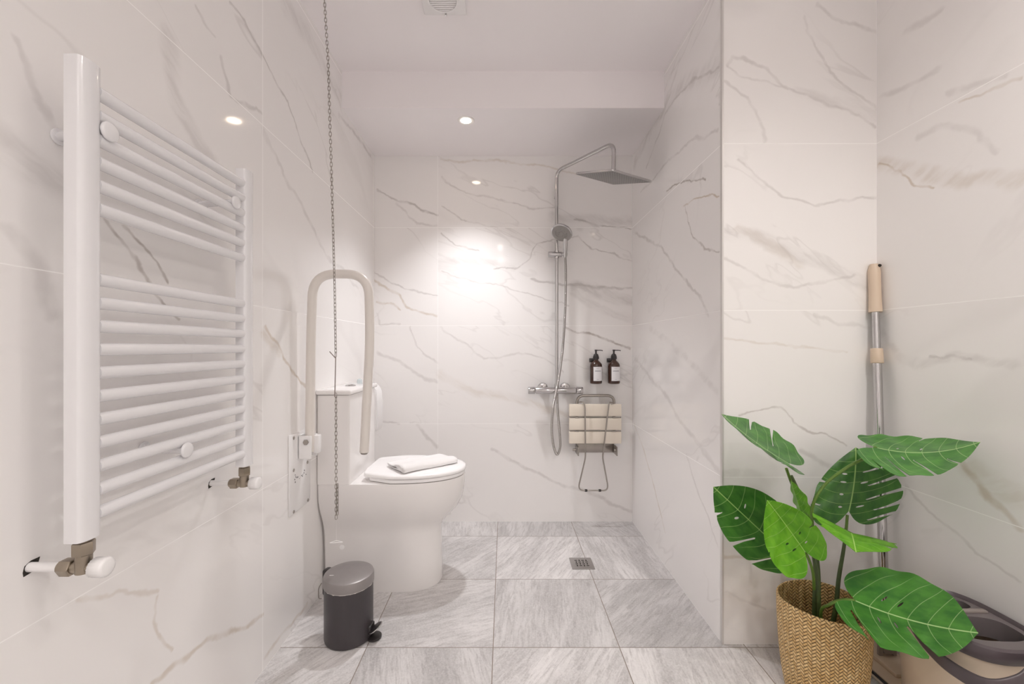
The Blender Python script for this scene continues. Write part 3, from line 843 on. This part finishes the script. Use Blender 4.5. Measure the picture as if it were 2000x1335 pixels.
# ============================================================ floor drain
dx, dy = .382, 2.122
t = thing('floor_drain', 'square steel shower floor drain with small slots', 'drain', (dx, dy, 0))
bm = MB(); box(bm, dx - .055, dx + .055, dy - .055, dy + .055, .0003, .004, .0015); g_ = fin('drain_grate', bm, M_drain, t)
bm = MB()
for i in range(4):
    for j in range(4):
        cx_, cy_ = dx + (i - 1.5) * .017, dy + (j - 1.5) * .017
        if (i + j) % 2: box(bm, cx_ - .0062, cx_ + .0062, cy_ - .003, cy_ + .003, .0039, .0045)
        else: box(bm, cx_ - .003, cx_ + .003, cy_ - .0062, cy_ + .0062, .0039, .0045)
o = fin('drain_slots', bm, M_hole, t, smooth=False)

# ============================================================ shower
RX, RY = .312, 2.565
sh = thing('shower_column', 'chrome rain shower column with thermostatic bar on the back wall', 'shower', (RX, WB, .81))
bm = MB()
hc = Vector((.56, 2.22, 1.939))
path = smoothpath([(RX, RY, .82), (RX, RY, 2.118), (.565, 2.215, 2.120), (.563, 2.218, 1.965)], rad=.05, n=10)
tube(bm, path, .0105, 18); fin('riser_pipe', bm, M_chrome, sh)
bm = MB(); cyl(bm, (RX, RY, 1.98), (RX, WB - .0005, 1.98), .0075); fin('wall_clip', bm, M_chrome, sh)
# rain head: square plate with a raised collar, tilted
yaw, tilt = -1.0256, .274
u_ = Vector((math.cos(yaw) * math.cos(tilt), math.sin(yaw) * math.cos(tilt), -math.sin(tilt)))
v_ = Vector((-math.sin(yaw), math.cos(yaw), 0)); v_ = (v_ - u_ * v_.dot(u_)).normalized(); w_ = u_.cross(v_)
MH = Matrix((( u_.x, v_.x, w_.x, hc.x), (u_.y, v_.y, w_.y, hc.y), (u_.z, v_.z, w_.z, hc.z), (0, 0, 0, 1)))
bm = MB(); a = .140
def sq(h, z, r=.012):
    out = []
    for cx, cy, a0 in ((h - r, h - r, 0), (-h + r, h - r, PI / 2), (-h + r, -h + r, PI), (h - r, -h + r, 1.5 * PI)):
        for k in range(5): out.append(MH @ Vector((cx + r * math.cos(a0 + k * PI / 8), cy + r * math.sin(a0 + k * PI / 8), z)))
    return out
loft(bm, [sq(a - .002, 0), sq(a, .001), sq(a, .007), sq(a - .004, .010), sq(.05, .015, .02), sq(.034, .022, .03), sq(.022, .034, .02)])
head = fin('rain_head', bm, M_chrome, sh, ang=35)
bm = MB(); box(bm, -.132, .132, -.132, .132, -.0012, .0006, .0004)
me_o = fin('nozzle_plate', bm, M_nozzle)
me_o.parent = head; me_o.matrix_basis = Matrix.Translation(-wloc(head)) @ MH
bm = MB(); lathe(bm, (.5628, 2.2185, 1.955), [(.016, 0), (.018, .012), (.013, .03)], 24); fin('swivel_nut', bm, M_chrome, sh)
# thermostatic bar
bz = CAM_H + (678 - 762) / 327
bm = MB(); cyl(bm, (.186, RY, bz), (.425, RY, bz), .0205, bev=.002); cyl(bm, (RX, RY, bz + .015), (RX, RY, bz + .04), .014)
fin('valve_body', bm, M_chrome, sh)
for a_, b_, nm in ((.142, .183, 'temperature_knob'), (.428, .468, 'flow_knob')):
    bm = MB(); cyl(bm, (a_, RY, bz), (b_, RY, bz), .0215, n=36, bev=.003); fin(nm, bm, M_chrome, sh)
for xx in (.235, .370):
    bm = MB(); cyl(bm, (xx, WB - .0005, bz + .008), (xx, WB - .012, bz + .008), .033, .030, bev=.002); cyl(bm, (xx, WB - .01, bz + .006), (xx, RY, bz), .018); fin('wall_flange', bm, M_chrome, sh)
# slider and hand shower
sz = CAM_H + (678 - 497) * RY / FPX
bm = MB(); cyl(bm, (RX - .050, RY - .004, sz), (RX + .030, RY - .004, sz), .0165, bev=.002); cyl(bm, (RX, RY, sz - .022), (RX, RY, sz + .022), .015)
cyl(bm, (RX + .030, RY - .006, sz + .001), (RX + .062, RY - .006, sz + .001), .0105, bev=.001)
slide = fin('slider', bm, M_chrome, sh)
hb, ht = Vector((RX + .048, RY - .022, sz - .02)), Vector((RX + .044, RY - .070, sz + .100))
bm = MB(); tube(bm, [hb.lerp(ht, k / 8) for k in range(9)], lambda s: .0095 + .0045 * math.sin(s * 2.2), 16); hd = fin('hand_shower_handle', bm, M_chrome, sh)
nrm = Vector((-.34, -.50, -.80)).normalized(); q = nrm.to_track_quat('Z', 'Y').to_matrix()
hcn = at(1097, 454, 2.475)
bm = MB(); lathe(bm, hcn, [(.012, -.026), (.040, -.018), (.060, -.006), (.063, 0), (.062, .005), (.057, .007)], 36, M=q)
hh = fin('hand_shower_head', bm, M_chrome, hd)
bm = MB(); lathe(bm, hcn, [(.056, .0068), (.056, .0085), (.036, .0092), (.034, .0075), (.012, .0075), (.010, .0095), (.001, .0095)], 32, M=q)
for i in range(26):
    a_ = i * 2.4; r_ = .012 + .030 * (i / 26) ** .6
    lathe(bm, hcn + q @ Vector((r_ * math.cos(a_), r_ * math.sin(a_), .0085)), [(.0022, 0), (.0016, .0022)], 8, M=q)
fin('spray_face', bm, simple('spray_face_grey', (.30, .285, .27), .4, .3), hd)
hz = lambda px, py, Y=2.55: at(px, py, Y)
hose = [hb, hz(1105, 530, 2.54), hz(1104, 600), hz(1099, 680, 2.54), hz(1090, 745, 2.525), hz(1081, 790, 2.52), hz(1077.5, 835, 2.53), hz(1081, 870, 2.54), hz(1088, 887, 2.55), hz(1094, 872, 2.56), hz(1093, 845, 2.565), hz(1089, 800, 2.566), (RX + .003, RY, bz - .018)]
bm = MB(); tube(bm, spline(hose, 8), .0072, 12, uv=True); fin('shower_hose', bm, M_hose, sh)

# ============================================================ soap bottles
def bottle(x, label, first=None):
    z0 = CAM_H - .072 * 2.585 / .84 - .0; z0 = CAM_H + (678 - 749) * 2.585 / FPX; y = 2.588
    t = thing('soap_dispenser_bottle', label, 'soap bottle', (x, y, z0), 'amber pump bottles on the shower wall')
    def addp(nm, bm, m, par=t): return fin(nm, bm, m, par)
    bm = MB(); lathe(bm, (x, y, z0), [(.028, 0), (.0345, .003), (.0360, .009), (.0360, .107), (.0335, .119), (.0245, .131), (.0155, .139), (.0135, .142), (.0135, .148)], 40); addp('glass_body', bm, M_amber)
    bm = MB(); n = 18; A = []
    for z in (z0 + .019, z0 + .103):
        A.append([(x + .0364 * math.sin(a), y - .0364 * math.cos(a), z) for a in [-.62 + 1.75 * k / n for k in range(n + 1)]])
    R = [[bm.verts.new(p) for p in r] for r in A]
    for k in range(n): bm.faces.new((R[0][k], R[0][k + 1], R[1][k + 1], R[1][k]))
    lab = addp('paper_label', bm, simple('label_paper', (.80, .80, .82), .6)); lab['label'] = 'white paper label'
    # faint printed lines
    ink = simple('label_ink', (.14, .14, .18), .6)
    def arc(bm, zc, hgt, a0, a1):
        m = 8; r = .0367
        R2 = [[bm.verts.new((x + r * math.sin(a0 + (a1 - a0) * k / m), y - r * math.cos(a0 + (a1 - a0) * k / m), zc + s * hgt / 2)) for k in range(m + 1)] for s in (-1, 1)]
        for k in range(m): bm.faces.new((R2[0][k], R2[0][k + 1], R2[1][k + 1], R2[1][k]))
    for zc, h_, a0, st, wd, m_ in ((.078, .0042, -.36, .115, .085, 9), (.093, .0018, -.16, .09, .06, 5), (.028, .0018, -.08, .09, .06, 4)):
        bm = MB()
        for k in range(m_): arc(bm, z0 + zc + (.0007 if k % 2 else -.0005) * (h_ > .003), h_, a0 + k * st, a0 + k * st + wd)
        fin('printed_line', bm, ink, lab, smooth=False)
    bm = MB(); lathe(bm, (x, y, z0 + .148), [(.0175, 0), (.0178, .012), (.014, .026), (.0085, .032), (.0055, .034), (.0055, .050)], 28)
    pump = addp('pump', bm, M_dark)
    bm = MB(); box(bm, x - .007, x + .008, y - .007, y + .007, z0 + .197, z0 + .205, .002); tube(bm, smoothpath([(x, y, z0 + .201), (x + .030, y - .004, z0 + .201), (x + .040, y - .006, z0 + .1985)], rad=.01), .0027, 10)
    fin('spout', bm, M_dark, pump)
    bm = MB(); box(bm, x - .032, x + .012, WB - .022, WB - .0005, z0 + .128, z0 + .152, .002); box(bm, x - .030, x + .010, y - .0, WB - .01, z0 + .139, z0 + .146, .001)
    addp('wall_holder', bm, M_dark)
    return t
b1 = bottle(.5515, 'amber pump soap bottle on the wall, left one of the pair')
b2 = bottle(.6590, 'amber pump soap bottle on the wall, right one of the pair, nearer the corner')

# ============================================================ folding shower seat
Ys = 2.545
def ps(px, py, Y=Ys): return at(px, py, Y)
seat = thing('folding_shower_seat', 'fold-down shower seat with ivory slats and steel frame, folded up', 'shower seat', ps(1163, 875, WB))
for i, (y0, y1) in enumerate(((789, 812.5), (816.5, 839.5), (843, 866))):
    a_, b_ = ps(1112, y1), ps(1214, y0); bm = MB(); box(bm, a_.x, b_.x, Ys, Ys + .022, a_.z, b_.z, .003, 3)
    fin('slat', bm, M_slat, seat)
bm = MB()
tube(bm, smoothpath([ps(1127, 866, Ys + .030), ps(1127, 772, Ys + .030), ps(1199.5, 772, Ys + .030), ps(1199.5, 866, Ys + .030)], rad=.045, n=8), .0085, 14)
for yy in (814.5, 841.5):
    a_ = ps(1113, yy, Ys + .012); b_ = ps(1213, yy, Ys + .012); box(bm, a_.x, b_.x, Ys + .010, Ys + .018, a_.z - .004, a_.z + .004)
fr = fin('seat_frame', bm, M_steel, seat)
for yy in (814.5, 841.5):
    for xx in (1126.5, 1200):
        c_ = ps(xx, yy, Ys + .004); bm = MB(); cyl(bm, c_ + Vector((-.012, 0, 0)), c_ + Vector((.012, 0, 0)), .0045, bev=.001); fin('frame_stud', bm, M_steel, fr)
bm = MB(); Yl = Ys - .018
tube(bm, smoothpath([ps(1131, 785, Ys + .012), ps(1139.5, 784, Yl + .006), ps(1142.5, 794, Yl), ps(1143.5, 893, Yl), ps(1130, 950, Yl - .0), ps(1134, 957, Yl), ps(1184, 957.5, Yl), ps(1187.5, 950, Yl), ps(1177, 893, Yl), ps(1189, 790, Yl), ps(1190, 785, Yl + .006), ps(1197, 786, Ys + .012)], rad=.022, n=5), .0042, 10)
lg = fin('support_leg', bm, M_steel, seat)
for xx in (1144.5, 1171.5):
    c_ = ps(xx, 957.3, Yl); bm = MB(); cyl(bm, c_ - Vector((.007, 0, 0)), c_ + Vector((.007, 0, 0)), .0075, bev=.001); fin('rubber_foot', bm, M_dark, lg)
bm = MB(); a_, b_ = ps(1124, 883, WB), ps(1199, 866, WB); box(bm, a_.x, b_.x, WB - .004, WB - .0005, a_.z, b_.z, .001)
box(bm, a_.x, a_.x + .006, WB - .09, WB - .004, a_.z, b_.z, .001); box(bm, b_.x - .006, b_.x, WB - .09, WB - .004, a_.z, b_.z, .001)
mt = fin('mounting_plate', bm, M_steel, seat)
for xx in (1122, 1202):
    c_ = ps(xx, 878, Ys + .02); bm = MB(); cyl(bm, c_ - Vector((.010, 0, 0)), c_ + Vector((.010, 0, 0)), .007, bev=.001); fin('hinge_nut', bm, M_steel, mt)

# ============================================================ basket and plant
BX, BY, BH, BR = .977, 1.32, .289, .121
bk = thing('woven_basket', 'round woven bamboo basket holding the plant by the pillar', 'basket', (BX, BY, 0))
bm = MB(); n = 72
prof = [(.094, .0), (.100, .01), (.108, .06), (.114, .12), (.118, .18), (.1205, .24), (BR, .284), (BR - .001, .290), (BR - .005, .290), (BR - .0055, .283), (.1155, .24), (.113, .18), (.109, .12), (.103, .06), (.097, .012)]
ul = bm.loops.layers.uv.verify(); R = []
for r, z in prof: R.append([bm.verts.new((BX + r * math.cos(2 * PI * k / n), BY + r * math.sin(2 * PI * k / n) * 1.0, z + .004 * math.sin(4 * PI * k / n) * z / BH)) for k in range(n)])
NS = 70
for i in range(len(prof) - 1):
    za, zb = prof[i][1], prof[i + 1][1]
    for k in range(n):
        f = bm.faces.new((R[i][k], R[i][(k + 1) % n], R[i + 1][(k + 1) % n], R[i + 1][k]))
        for lp, (uu, vv) in zip(f.loops, ((k, za), (k + 1, za), (k + 1, zb), (k, zb))): lp[ul].uv = (uu / n * NS * 1.0 + .25, vv / (2 * PI * .115) * NS)
bm.faces.new(R[0][::-1]); bm.faces.new(R[-1])
fin('basket_body', bm, M_wicker, bk, ang=60)

plant = thing('monstera_plant', 'artificial monstera plant with split green leaves standing in the basket', 'plant', (BX, BY, .05))
bm = MB(); lathe(bm, (BX, BY, .0145), [(.060, 0), (.075, .075), (.078, .08), (.070, .08), (.002, .078)], 32); fin('inner_pot', bm, M_dark, plant)

def half(u):     # half-outline of a monstera blade: v for position u, u may be negative at the lobes
    pass
OUT = [(0.02, 0.0), (-.03, .06), (-.10, .16), (-.15, .30), (-.155, .45), (-.12, .60), (-.05, .75), (.05, .88), (.16, .96), (.28, 1.0), (.40, .985), (.52, .93), (.64, .83), (.75, .68), (.84, .48), (.91, .28), (.96, .12), (.985, .04), (1.0, 0.0)]
def blade(B, T, W, bend=0.0, fold=0.0, droop=0.0, cuts=((.30, .35), (.50, .35), (.70, .3)), cutsL=None, holes=((.22, .20), (.38, .22), (.55, .18)), Wl=None, sag=0.0, N=None, seed=0, gap=(.020, .032)):
    """one leaf. B base of midrib, T tip, W half-width vector to the +v side; cuts (u at margin, v where the cut starts)"""
    B, T, W = Vector(B), Vector(T), Vector(W); Wl = Vector(Wl) if Wl is not None else -W
    ax = T - B; N = (Vector(N) if N is not None else ax.cross(W)).normalized()
    rnd = random.Random(seed)
    def side(cuts, sgn):
        pts = [Vector(p) for p in spline([(u, v, 0) for u, v in OUT], 3)]
        pts = [(p.x, max(p.y, 0)) for p in pts]
        out = []
        cs = [(cu, cv, rnd.uniform(*gap)) for cu, cv in cuts]
        for (u, v) in pts:
            if v > .3 and any(abs(u - cu) < g for cu, cv, g in cs): continue
            out.append((u, v))
        # insert the notches in order
        for cu, cv, g in sorted(cs):
            # margin index after cu
            idx = next((i for i in range(len(out) - 1) if out[i][0] <= cu - g * .8 and out[i + 1][0] >= cu + g * .8 and out[i][1] > .25), None)
            if idx is None: continue
            vm = (out[idx][1] + out[idx + 1][1]) / 2
            sl = .30
            ui = cu - (vm - cv) * sl
            ins = [(cu - g * .9 - (0) * sl, vm * 1.01), (ui + (cu - ui) * .5 - g * .75, cv + (vm - cv) * .5), (ui - g * .3, cv + .02), (ui, cv - .02), (ui + g * .5, cv + .03), (ui + (cu - ui) * .5 + g * .45, cv + (vm - cv) * .5), (cu + g * .8, vm * .97)]
            out[idx + 1:idx + 1] = ins
        return [(u, v * sgn) for u, v in out]
    r = side(cuts, 1); l = side(cutsL if cutsL is not None else cuts, -1)
    loop = r + l[::-1][1:-1]
    hs = []
    for (hu, hv) in holes:
        for sg in (1, -1):
            if rnd.random() < .85:
                cu, cv = hu + rnd.uniform(-.03, .03), sg * (hv + rnd.uniform(-.03, .04)); la, lb = rnd.uniform(.05, .085), rnd.uniform(.010, .017)
                d = Vector((.22, sg, 0)).normalized(); e = Vector((d.y, -d.x, 0))
                hs.append([(cu + (d * la * math.cos(a) + e * lb * math.sin(a)).x, cv + (d * la * math.cos(a) + e * lb * math.sin(a)).y) for a in [2 * PI * k / 10 for k in range(10)]])
    V2, E2 = [], []
    for poly in [loop] + hs:
        s = len(V2); V2 += [Vector(p) for p in poly]; E2 += [(s + i, s + (i + 1) % len(poly)) for i in range(len(poly))]
    def inside(p, poly):
        c = False; x, y = p
        for i in range(len(poly)):
            x1, y1 = poly[i]; x2, y2 = poly[i - 1]
            if (y1 > y) != (y2 > y) and x < (x2 - x1) * (y - y1) / (y2 - y1) + x1: c = not c
        return c
    for i in range(-3, 20):
        for j in range(-15, 16):
            p = (i / 19, j / 15 * .97)
            if inside(p, loop) and not any(inside(p, h) for h in hs):
                if min((Vector(p) - v).length for v in V2[:len(loop)]) > .02: V2.append(Vector(p))
    res = geometry.delaunay_2d_cdt(V2, E2, [], 0, 1e-5)
    vs, fs = res[0], res[2]
    bm = MB(); ul = bm.loops.layers.uv.verify(); bv = {}
    def pos(u, v):
        wv = (W * v if v >= 0 else Wl * (-v))
        q = B + ax * u + wv + N * (bend * 4 * u * (1 - u) + fold * abs(v) - droop * v * v + .0035 * math.sin(u * 20 + abs(v) * 3) * abs(v))
        q.z -= sag * u * u
        return q
    for f in fs:
        c = sum((vs[i] for i in f), Vector((0, 0))) / len(f)
        if not inside(c, loop) or any(inside(c, h) for h in hs): continue
        for i in f:
            if i not in bv: bv[i] = bm.verts.new(pos(*vs[i]))
        try: fc = bm.faces.new([bv[i] for i in f])
        except ValueError: continue
        for lp, i in zip(fc.loops, f): lp[ul].uv = (vs[i].x, vs[i].y)
    # give it thickness
    g = bm.faces[:]
    bm.normal_update()
    ret = bmesh.ops.solidify(bm, geom=g, thickness=.0009)
    return bm
def leaf(mat, stem, stem_r, label, **k):
    o = fin('leaf', blade(**k), mat, plant, ang=75); o['label'] = label
    bm = MB(); tube(bm, spline(stem, 8), stem_r, 10); s = fin('leaf_stalk', bm, M_petiole if label != 'darkdark' else M_stem, plant)
    return o
hub = at(1588, 1150, 1.31)
# main stems
for pts, r in (([(BX - .010, BY, .09), at(1592, 1200, 1.32), at(1594, 1120, 1.33), at(1589, 1075, 1.34), at(1583, 1020, 1.35), at(1562, 965, 1.36), at(1545, 928, 1.37)], .0085),
               ([(BX + .02, BY + .03, .09), at(1630, 1200, 1.35), at(1638, 1130, 1.36), at(1648, 1070, 1.37), at(1654, 1020, 1.375)], .0075),
               ([(BX - .012, BY - .02, .09), at(1600, 1195, 1.30), at(1598, 1110, 1.30), at(1588, 1040, 1.31), at(1586, 1000, 1.31)], .0065)):
    bm = MB(); tube(bm, spline(pts, 8), lambda s, r=r: r * (1 - .45 * s), 12); fin('stem', bm, M_stem, plant)
# big centre leaf, facing the room, tip up
leaf(M_leaf, [at(1650, 1060, 1.37), at(1653, 1030, 1.37), at(1655, 1005, 1.372)], .004, 'large dark green leaf facing forward in the middle',
     B=at(1657, 1000, 1.375), T=at(1671, 873, 1.42), W=at(1764, 955, 1.36) - at(1664, 946, 1.37), Wl=at(1586, 985, 1.40) - at(1664, 965, 1.375), bend=-.01, fold=.015, droop=.01,
     cuts=((.05, .42), (.22, .50), (.42, .30), (.60, .30), (.76, .25)), cutsL=((.3, .75), (.62, .6)), holes=((.12, .22), (.30, .24), (.48, .24), (.64, .20)), seed=3)
# top right leaf, drooping to the right
leaf(M_leafm, [at(1587, 1030, 1.31), at(1588, 985, 1.30), at(1612, 945, 1.29), at(1655, 912, 1.27), at(1690, 893, 1.26), at(1711, 872, 1.255)], .0042, 'large green leaf spreading to the right at the top',
     B=at(1708, 873, 1.255), T=at(1915, 863, 1.15), W=at(1800, 918, 1.10) - at(1795, 865, 1.215), Wl=at(1772, 838, 1.33) - at(1785, 861, 1.215), bend=.024, fold=.0, droop=.012,
     cuts=((.12, .5), (.32, .30), (.56, .28), (.78, .3)), cutsL=((.55, .7),), holes=((.25, .22), (.45, .2)), gap=(.012, .026), seed=4)
# bottom right leaf over the bucket
leaf(M_leafm, [(BX - .006, BY - .03, .12), at(1603, 1200, 1.27), at(1620, 1180, 1.23), at(1645, 1171, 1.20), at(1670, 1172, 1.18)], .0042, 'large green leaf hanging over the front of the basket',
     B=at(1668, 1172, 1.18), T=at(1911, 1236, 1.02), W=at(1790, 1283, .98) - at(1783, 1201, 1.10), Wl=at(1800, 1120, 1.22) - at(1772, 1196, 1.10), bend=.014, droop=.012,
     cuts=((.18, .32), (.64, .20)), cutsL=(), gap=(.030, .042), holes=((.20, .26), (.38, .24)), seed=5)
# bright leaf, centre left
leaf(M_leafb, [at(1590, 1150, 1.30), at(1588, 1120, 1.27), at(1581, 1095, 1.245), at(1574, 1080, 1.235)], .0040, 'bright lime green leaf in front on the left',
     B=at(1573, 1078, 1.235), T=at(1498, 976, 1.20), W=at(1582, 1010, 1.19) - at(1536, 1030, 1.215), Wl=at(1497, 1082, 1.20) - at(1536, 1030, 1.215), bend=.012, fold=-.004, droop=.016,
     cuts=((.42, .72), ), cutsL=((.5, .9), ), holes=((.30, .30), (.14, .26)), seed=6)
# dark left leaf behind
leaf(M_leaf, [at(1578, 1040, 1.34), at(1560, 1042, 1.34), at(1535, 1060, 1.34), at(1520, 1070, 1.335)], .0035, 'dark green leaf at the far left, partly behind the bright one',
     B=at(1524, 1072, 1.335), T=at(1393, 950, 1.26), W=at(1505, 962, 1.29) - at(1458, 1008, 1.30), Wl=at(1425, 1058, 1.28) - at(1463, 1010, 1.30), bend=.010, droop=.012,
     cuts=((.40, .7), ), cutsL=((.20, .25), (.48, .3), (.80, .4)), holes=((.6, .25), ), seed=7)
# upper left leaf seen nearly edge on
leaf(M_leafm, [at(1553, 960, 1.36), at(1543, 935, 1.35), at(1536, 915, 1.33)], .0042, 'green leaf at the upper left seen almost edge-on',
     B=at(1540, 905, 1.32), T=at(1409, 808, 1.25), W=at(1490, 842, 1.42) - at(1470, 864, 1.28), Wl=at(1478, 884, 1.18) - at(1472, 862, 1.28), bend=.008, droop=.018,
     cuts=((.45, .4), (.72, .4)), cutsL=((.25, .4), (.62, .35)), holes=(), seed=8)
# small upright young leaf
leaf(M_leafb, [at(1583, 1020, 1.35), at(1572, 1010, 1.345), at(1566, 1000, 1.34)], .003, 'narrow bright young leaf standing upright',
     B=at(1568, 1010, 1.34), T=at(1545, 938, 1.33), W=at(1576, 985, 1.30) - at(1560, 982, 1.335), Wl=at(1543, 975, 1.38) - at(1556, 975, 1.335), bend=.0, fold=.01, cuts=(), holes=(), seed=9)
# pale small leaf, centre, seen from the side
leaf(M_leafb, [at(1586, 1010, 1.31), at(1605, 1015, 1.28), at(1640, 1030, 1.25), at(1665, 1042, 1.235)], .003, 'pale lime leaf bending towards the room in the centre',
     B=at(1662, 1040, 1.24), T=at(1672, 1078, 1.13), W=at(1757, 1072, 1.20) - at(1668, 1052, 1.20), Wl=at(1586, 1008, 1.22) - at(1664, 1050, 1.19), bend=.014, droop=.004, N=(0, .2, 1),
     cuts=((.30, .35), (.62, .4)), cutsL=((.7, .8), ), holes=(), seed=10)

# ============================================================ mop
mop = thing('flat_mop', 'tan and steel flat mop leaning in the corner behind the plant', 'mop', (1.26, 1.40, 0))
bot = Vector((1.287, 1.452, .105)); topp = at(1707, 516, 1.535); topp.x -= .0
def on(s): return bot.lerp(topp, s)
s1 = (at(1711, 609, 1.52).z - bot.z) / (topp.z - bot.z); s2 = (at(1714, 680, 1.51).z - bot.z) / (topp.z - bot.z); s3 = (at(1715, 709, 1.51).z - bot.z) / (topp.z - bot.z)
bm = MB(); cyl(bm, on(.02), on(s1 + .02), .0115, n=20); cyl(bm, on(0.0), on(s2), .0130, n=20); fin('pole', bm, M_chrome, mop)
bm = MB(); P_ = [on(s1 + (1 - s1) * k / 14) for k in range(15)]; tube(bm, P_, lambda s: .0195 * (1 if s < .86 else max(.62, 1 - (s - .86) * 2.4)) - .0015 * math.sin(s * 3), 20); hnd = fin('handle_grip', bm, M_tan, mop)
bm = MB(); cyl(bm, on(1) + Vector((.006, -.014, -.006)), on(1) + Vector((.006, -.0185, -.008)), .005, n=14); fin('hanging_hole', bm, M_hole, hnd)
bm = MB(); cyl(bm, on(s3), on(s2), .0185, .0175, n=20, bev=.002); fin('locking_collar', bm, M_tan, mop)
bm = MB(); box(bm, -.016, .016, -.010, .010, -.055, .06, .005, M=Matrix.Translation(bot + Vector((0, -.005, -.01)))); box(bm, -.030, -.016, -.006, .006, -.072, -.02, .003, M=Matrix.Translation(bot + Vector((0, -.005, -.01)))); box(bm, .016, .030, -.006, .006, -.072, -.02, .003, M=Matrix.Translation(bot + Vector((0, -.005, -.01))))
fin('yoke', bm, M_taupe, mop)
bm = MB(); box(bm, 1.197, 1.327, 1.305, 1.535, .012, .022, .004); box(bm, 1.24, 1.33, 1.36, 1.50, .020, .034, .004); hdm = fin('head_plate', bm, M_tan, mop)
bm = MB(); box(bm, 1.190, 1.334, 1.297, 1.542, .001, .0125, .005); fin('mop_pad', bm, M_pad, mop)
bm = MB(); cyl(bm, (1.1925, 1.305, .0165), (1.1925, 1.53, .0165), .0045); fin('head_edge', bm, M_dark, hdm)
bm = MB(); cyl(bm, (1.29, 1.385, .034), (1.29, 1.385, .037), .006); fin('head_button', bm, M_dark, hdm)

# ============================================================ mop bucket
KX, KY, KH = 1.222, 1.145, .350
bu = thing('mop_bucket', 'tan mop bucket with dark wringer lid and bail handle at the right edge', 'bucket', (KX, KY, 0))
def rr(hx, hy, z, sqn=3.0, n=56, cx=0, cy=0):
    out = []
    for k in range(n):
        a = 2 * PI * k / n; c, s = math.cos(a), math.sin(a)
        out.append((KX + cx + hx * (abs(c) ** (2 / sqn)) * (1 if c >= 0 else -1), KY + cy + hy * (abs(s) ** (2 / sqn)) * (1 if s >= 0 else -1), z))
    return out
bm = MB(); loft(bm, [rr(.090, .112, 0), rr(.093, .115, .006), rr(.098, .122, .15), rr(.104, .130, .30), rr(.105, .131, KH - .012), rr(.101, .127, KH - .012), rr(.100, .126, .29), rr(.088, .11, .012)])
fin('bucket_body', bm, M_bucket, bu, ang=50)
# rim with deck and two openings
bm = MB(); loft(bm, [rr(.1055, .1315, KH - .034), rr(.111, .138, KH - .030), rr(.1145, .142, KH - .012), rr(.1135, .141, KH + .002), rr(.107, .134, KH + .006), rr(.101, .127, KH - .001), rr(.099, .125, KH - .014)], (False, False))
rim = fin('rim', bm, M_rim, bu, ang=50)
def deck(zc, th, holes):
    outer = rr(.103, .129, 0, n=48); V2 = [Vector((p[0], p[1])) for p in outer]; E2 = [(i, (i + 1) % 48) for i in range(48)]; polys = []
    for (hx, hy, cx, cy, rot, q) in holes:
        pl = []
        for k in range(32):
            a = 2 * PI * k / 32; c, s = math.cos(a), math.sin(a)
            x, y = hx * abs(c) ** (2 / q) * (1 if c >= 0 else -1), hy * abs(s) ** (2 / q) * (1 if s >= 0 else -1)
            pl.append((KX + cx + x * math.cos(rot) - y * math.sin(rot), KY + cy + x * math.sin(rot) + y * math.cos(rot)))
        b0 = len(V2); V2 += [Vector(p) for p in pl]; E2 += [(b0 + i, b0 + (i + 1) % 32) for i in range(32)]; polys.append(pl)
    vs, _, fs = geometry.delaunay_2d_cdt(V2, E2, [], 0, 1e-6)[:3]
    def ins(p, poly):
        c = False
        for i in range(len(poly)):
            x1, y1 = poly[i]; x2, y2 = poly[i - 1]
            if (y1 > p[1]) != (y2 > p[1]) and p[0] < (x2 - x1) * (p[1] - y1) / (y2 - y1) + x1: c = not c
        return c
    bm = MB(); bv = {}
    op = [(p[0], p[1]) for p in outer]
    for f in fs:
        c = sum((vs[i] for i in f), Vector((0, 0))) / len(f)
        if not ins(c, op) or any(ins(c, h) for h in polys): continue
        for i in f:
            if i not in bv: bv[i] = bm.verts.new((vs[i].x, vs[i].y, zc))
        bm.faces.new([bv[i] for i in f])
    r = bmesh.ops.extrude_face_region(bm, geom=bm.faces[:])
    bmesh.ops.translate(bm, verts=[e for e in r['geom'] if isinstance(e, bmesh.types.BMVert)], vec=(0, 0, -th))
    return bm
fin('wringer_deck', deck(KH - .004, .05, [(.070, .026, .010, .070, -.08, 3), (.080, .050, .004, -.040, -.05, 3)]), M_deck, bu, ang=40)
bm = MB(); box(bm, KX - .085, KX + .092, KY + .021, KY + .036, KH - .006, KH + .002, .003); fin('divider_bar', bm, M_taupe, rim)
bm = MB(); loft(bm, [rr(.096, .122, KH - .16), rr(.096, .122, KH - .158)]); fin('wringer_tray', bm, M_rim, bu)
# bail handle hanging at the front
hp = spline([(KX - .109, KY + .040, KH - .03), (KX - .122, KY - .02, KH - .055), (KX - .128, KY - .09, KH - .066), (KX - .110, KY - .155, KH - .062), (KX - .060, KY - .172, KH - .040), (KX - .012, KY - .160, KH - .014), (KX + .018, KY - .146, KH - .008)], 8)
bm = MB(); rings = []
for i, p in enumerate(hp):
    a_ = hp[max(i - 1, 0)]; b_ = hp[min(i + 1, len(hp) - 1)]; T_ = (b_ - a_).normalized(); side = T_.cross(Vector((0, 0, 1))).normalized(); up = side.cross(T_)
    ww = .0135 + .004 * math.sin(PI * i / (len(hp) - 1))
    rings.append([p + side * (math.copysign(abs(math.cos(t)) ** .6, math.cos(t)) * .0045) + up * (math.copysign(abs(math.sin(t)) ** .6, math.sin(t)) * ww) for t in [2 * PI * k / 16 for k in range(16)]])
loft(bm, rings); fin('bail_handle', bm, M_rim, bu, ang=60)
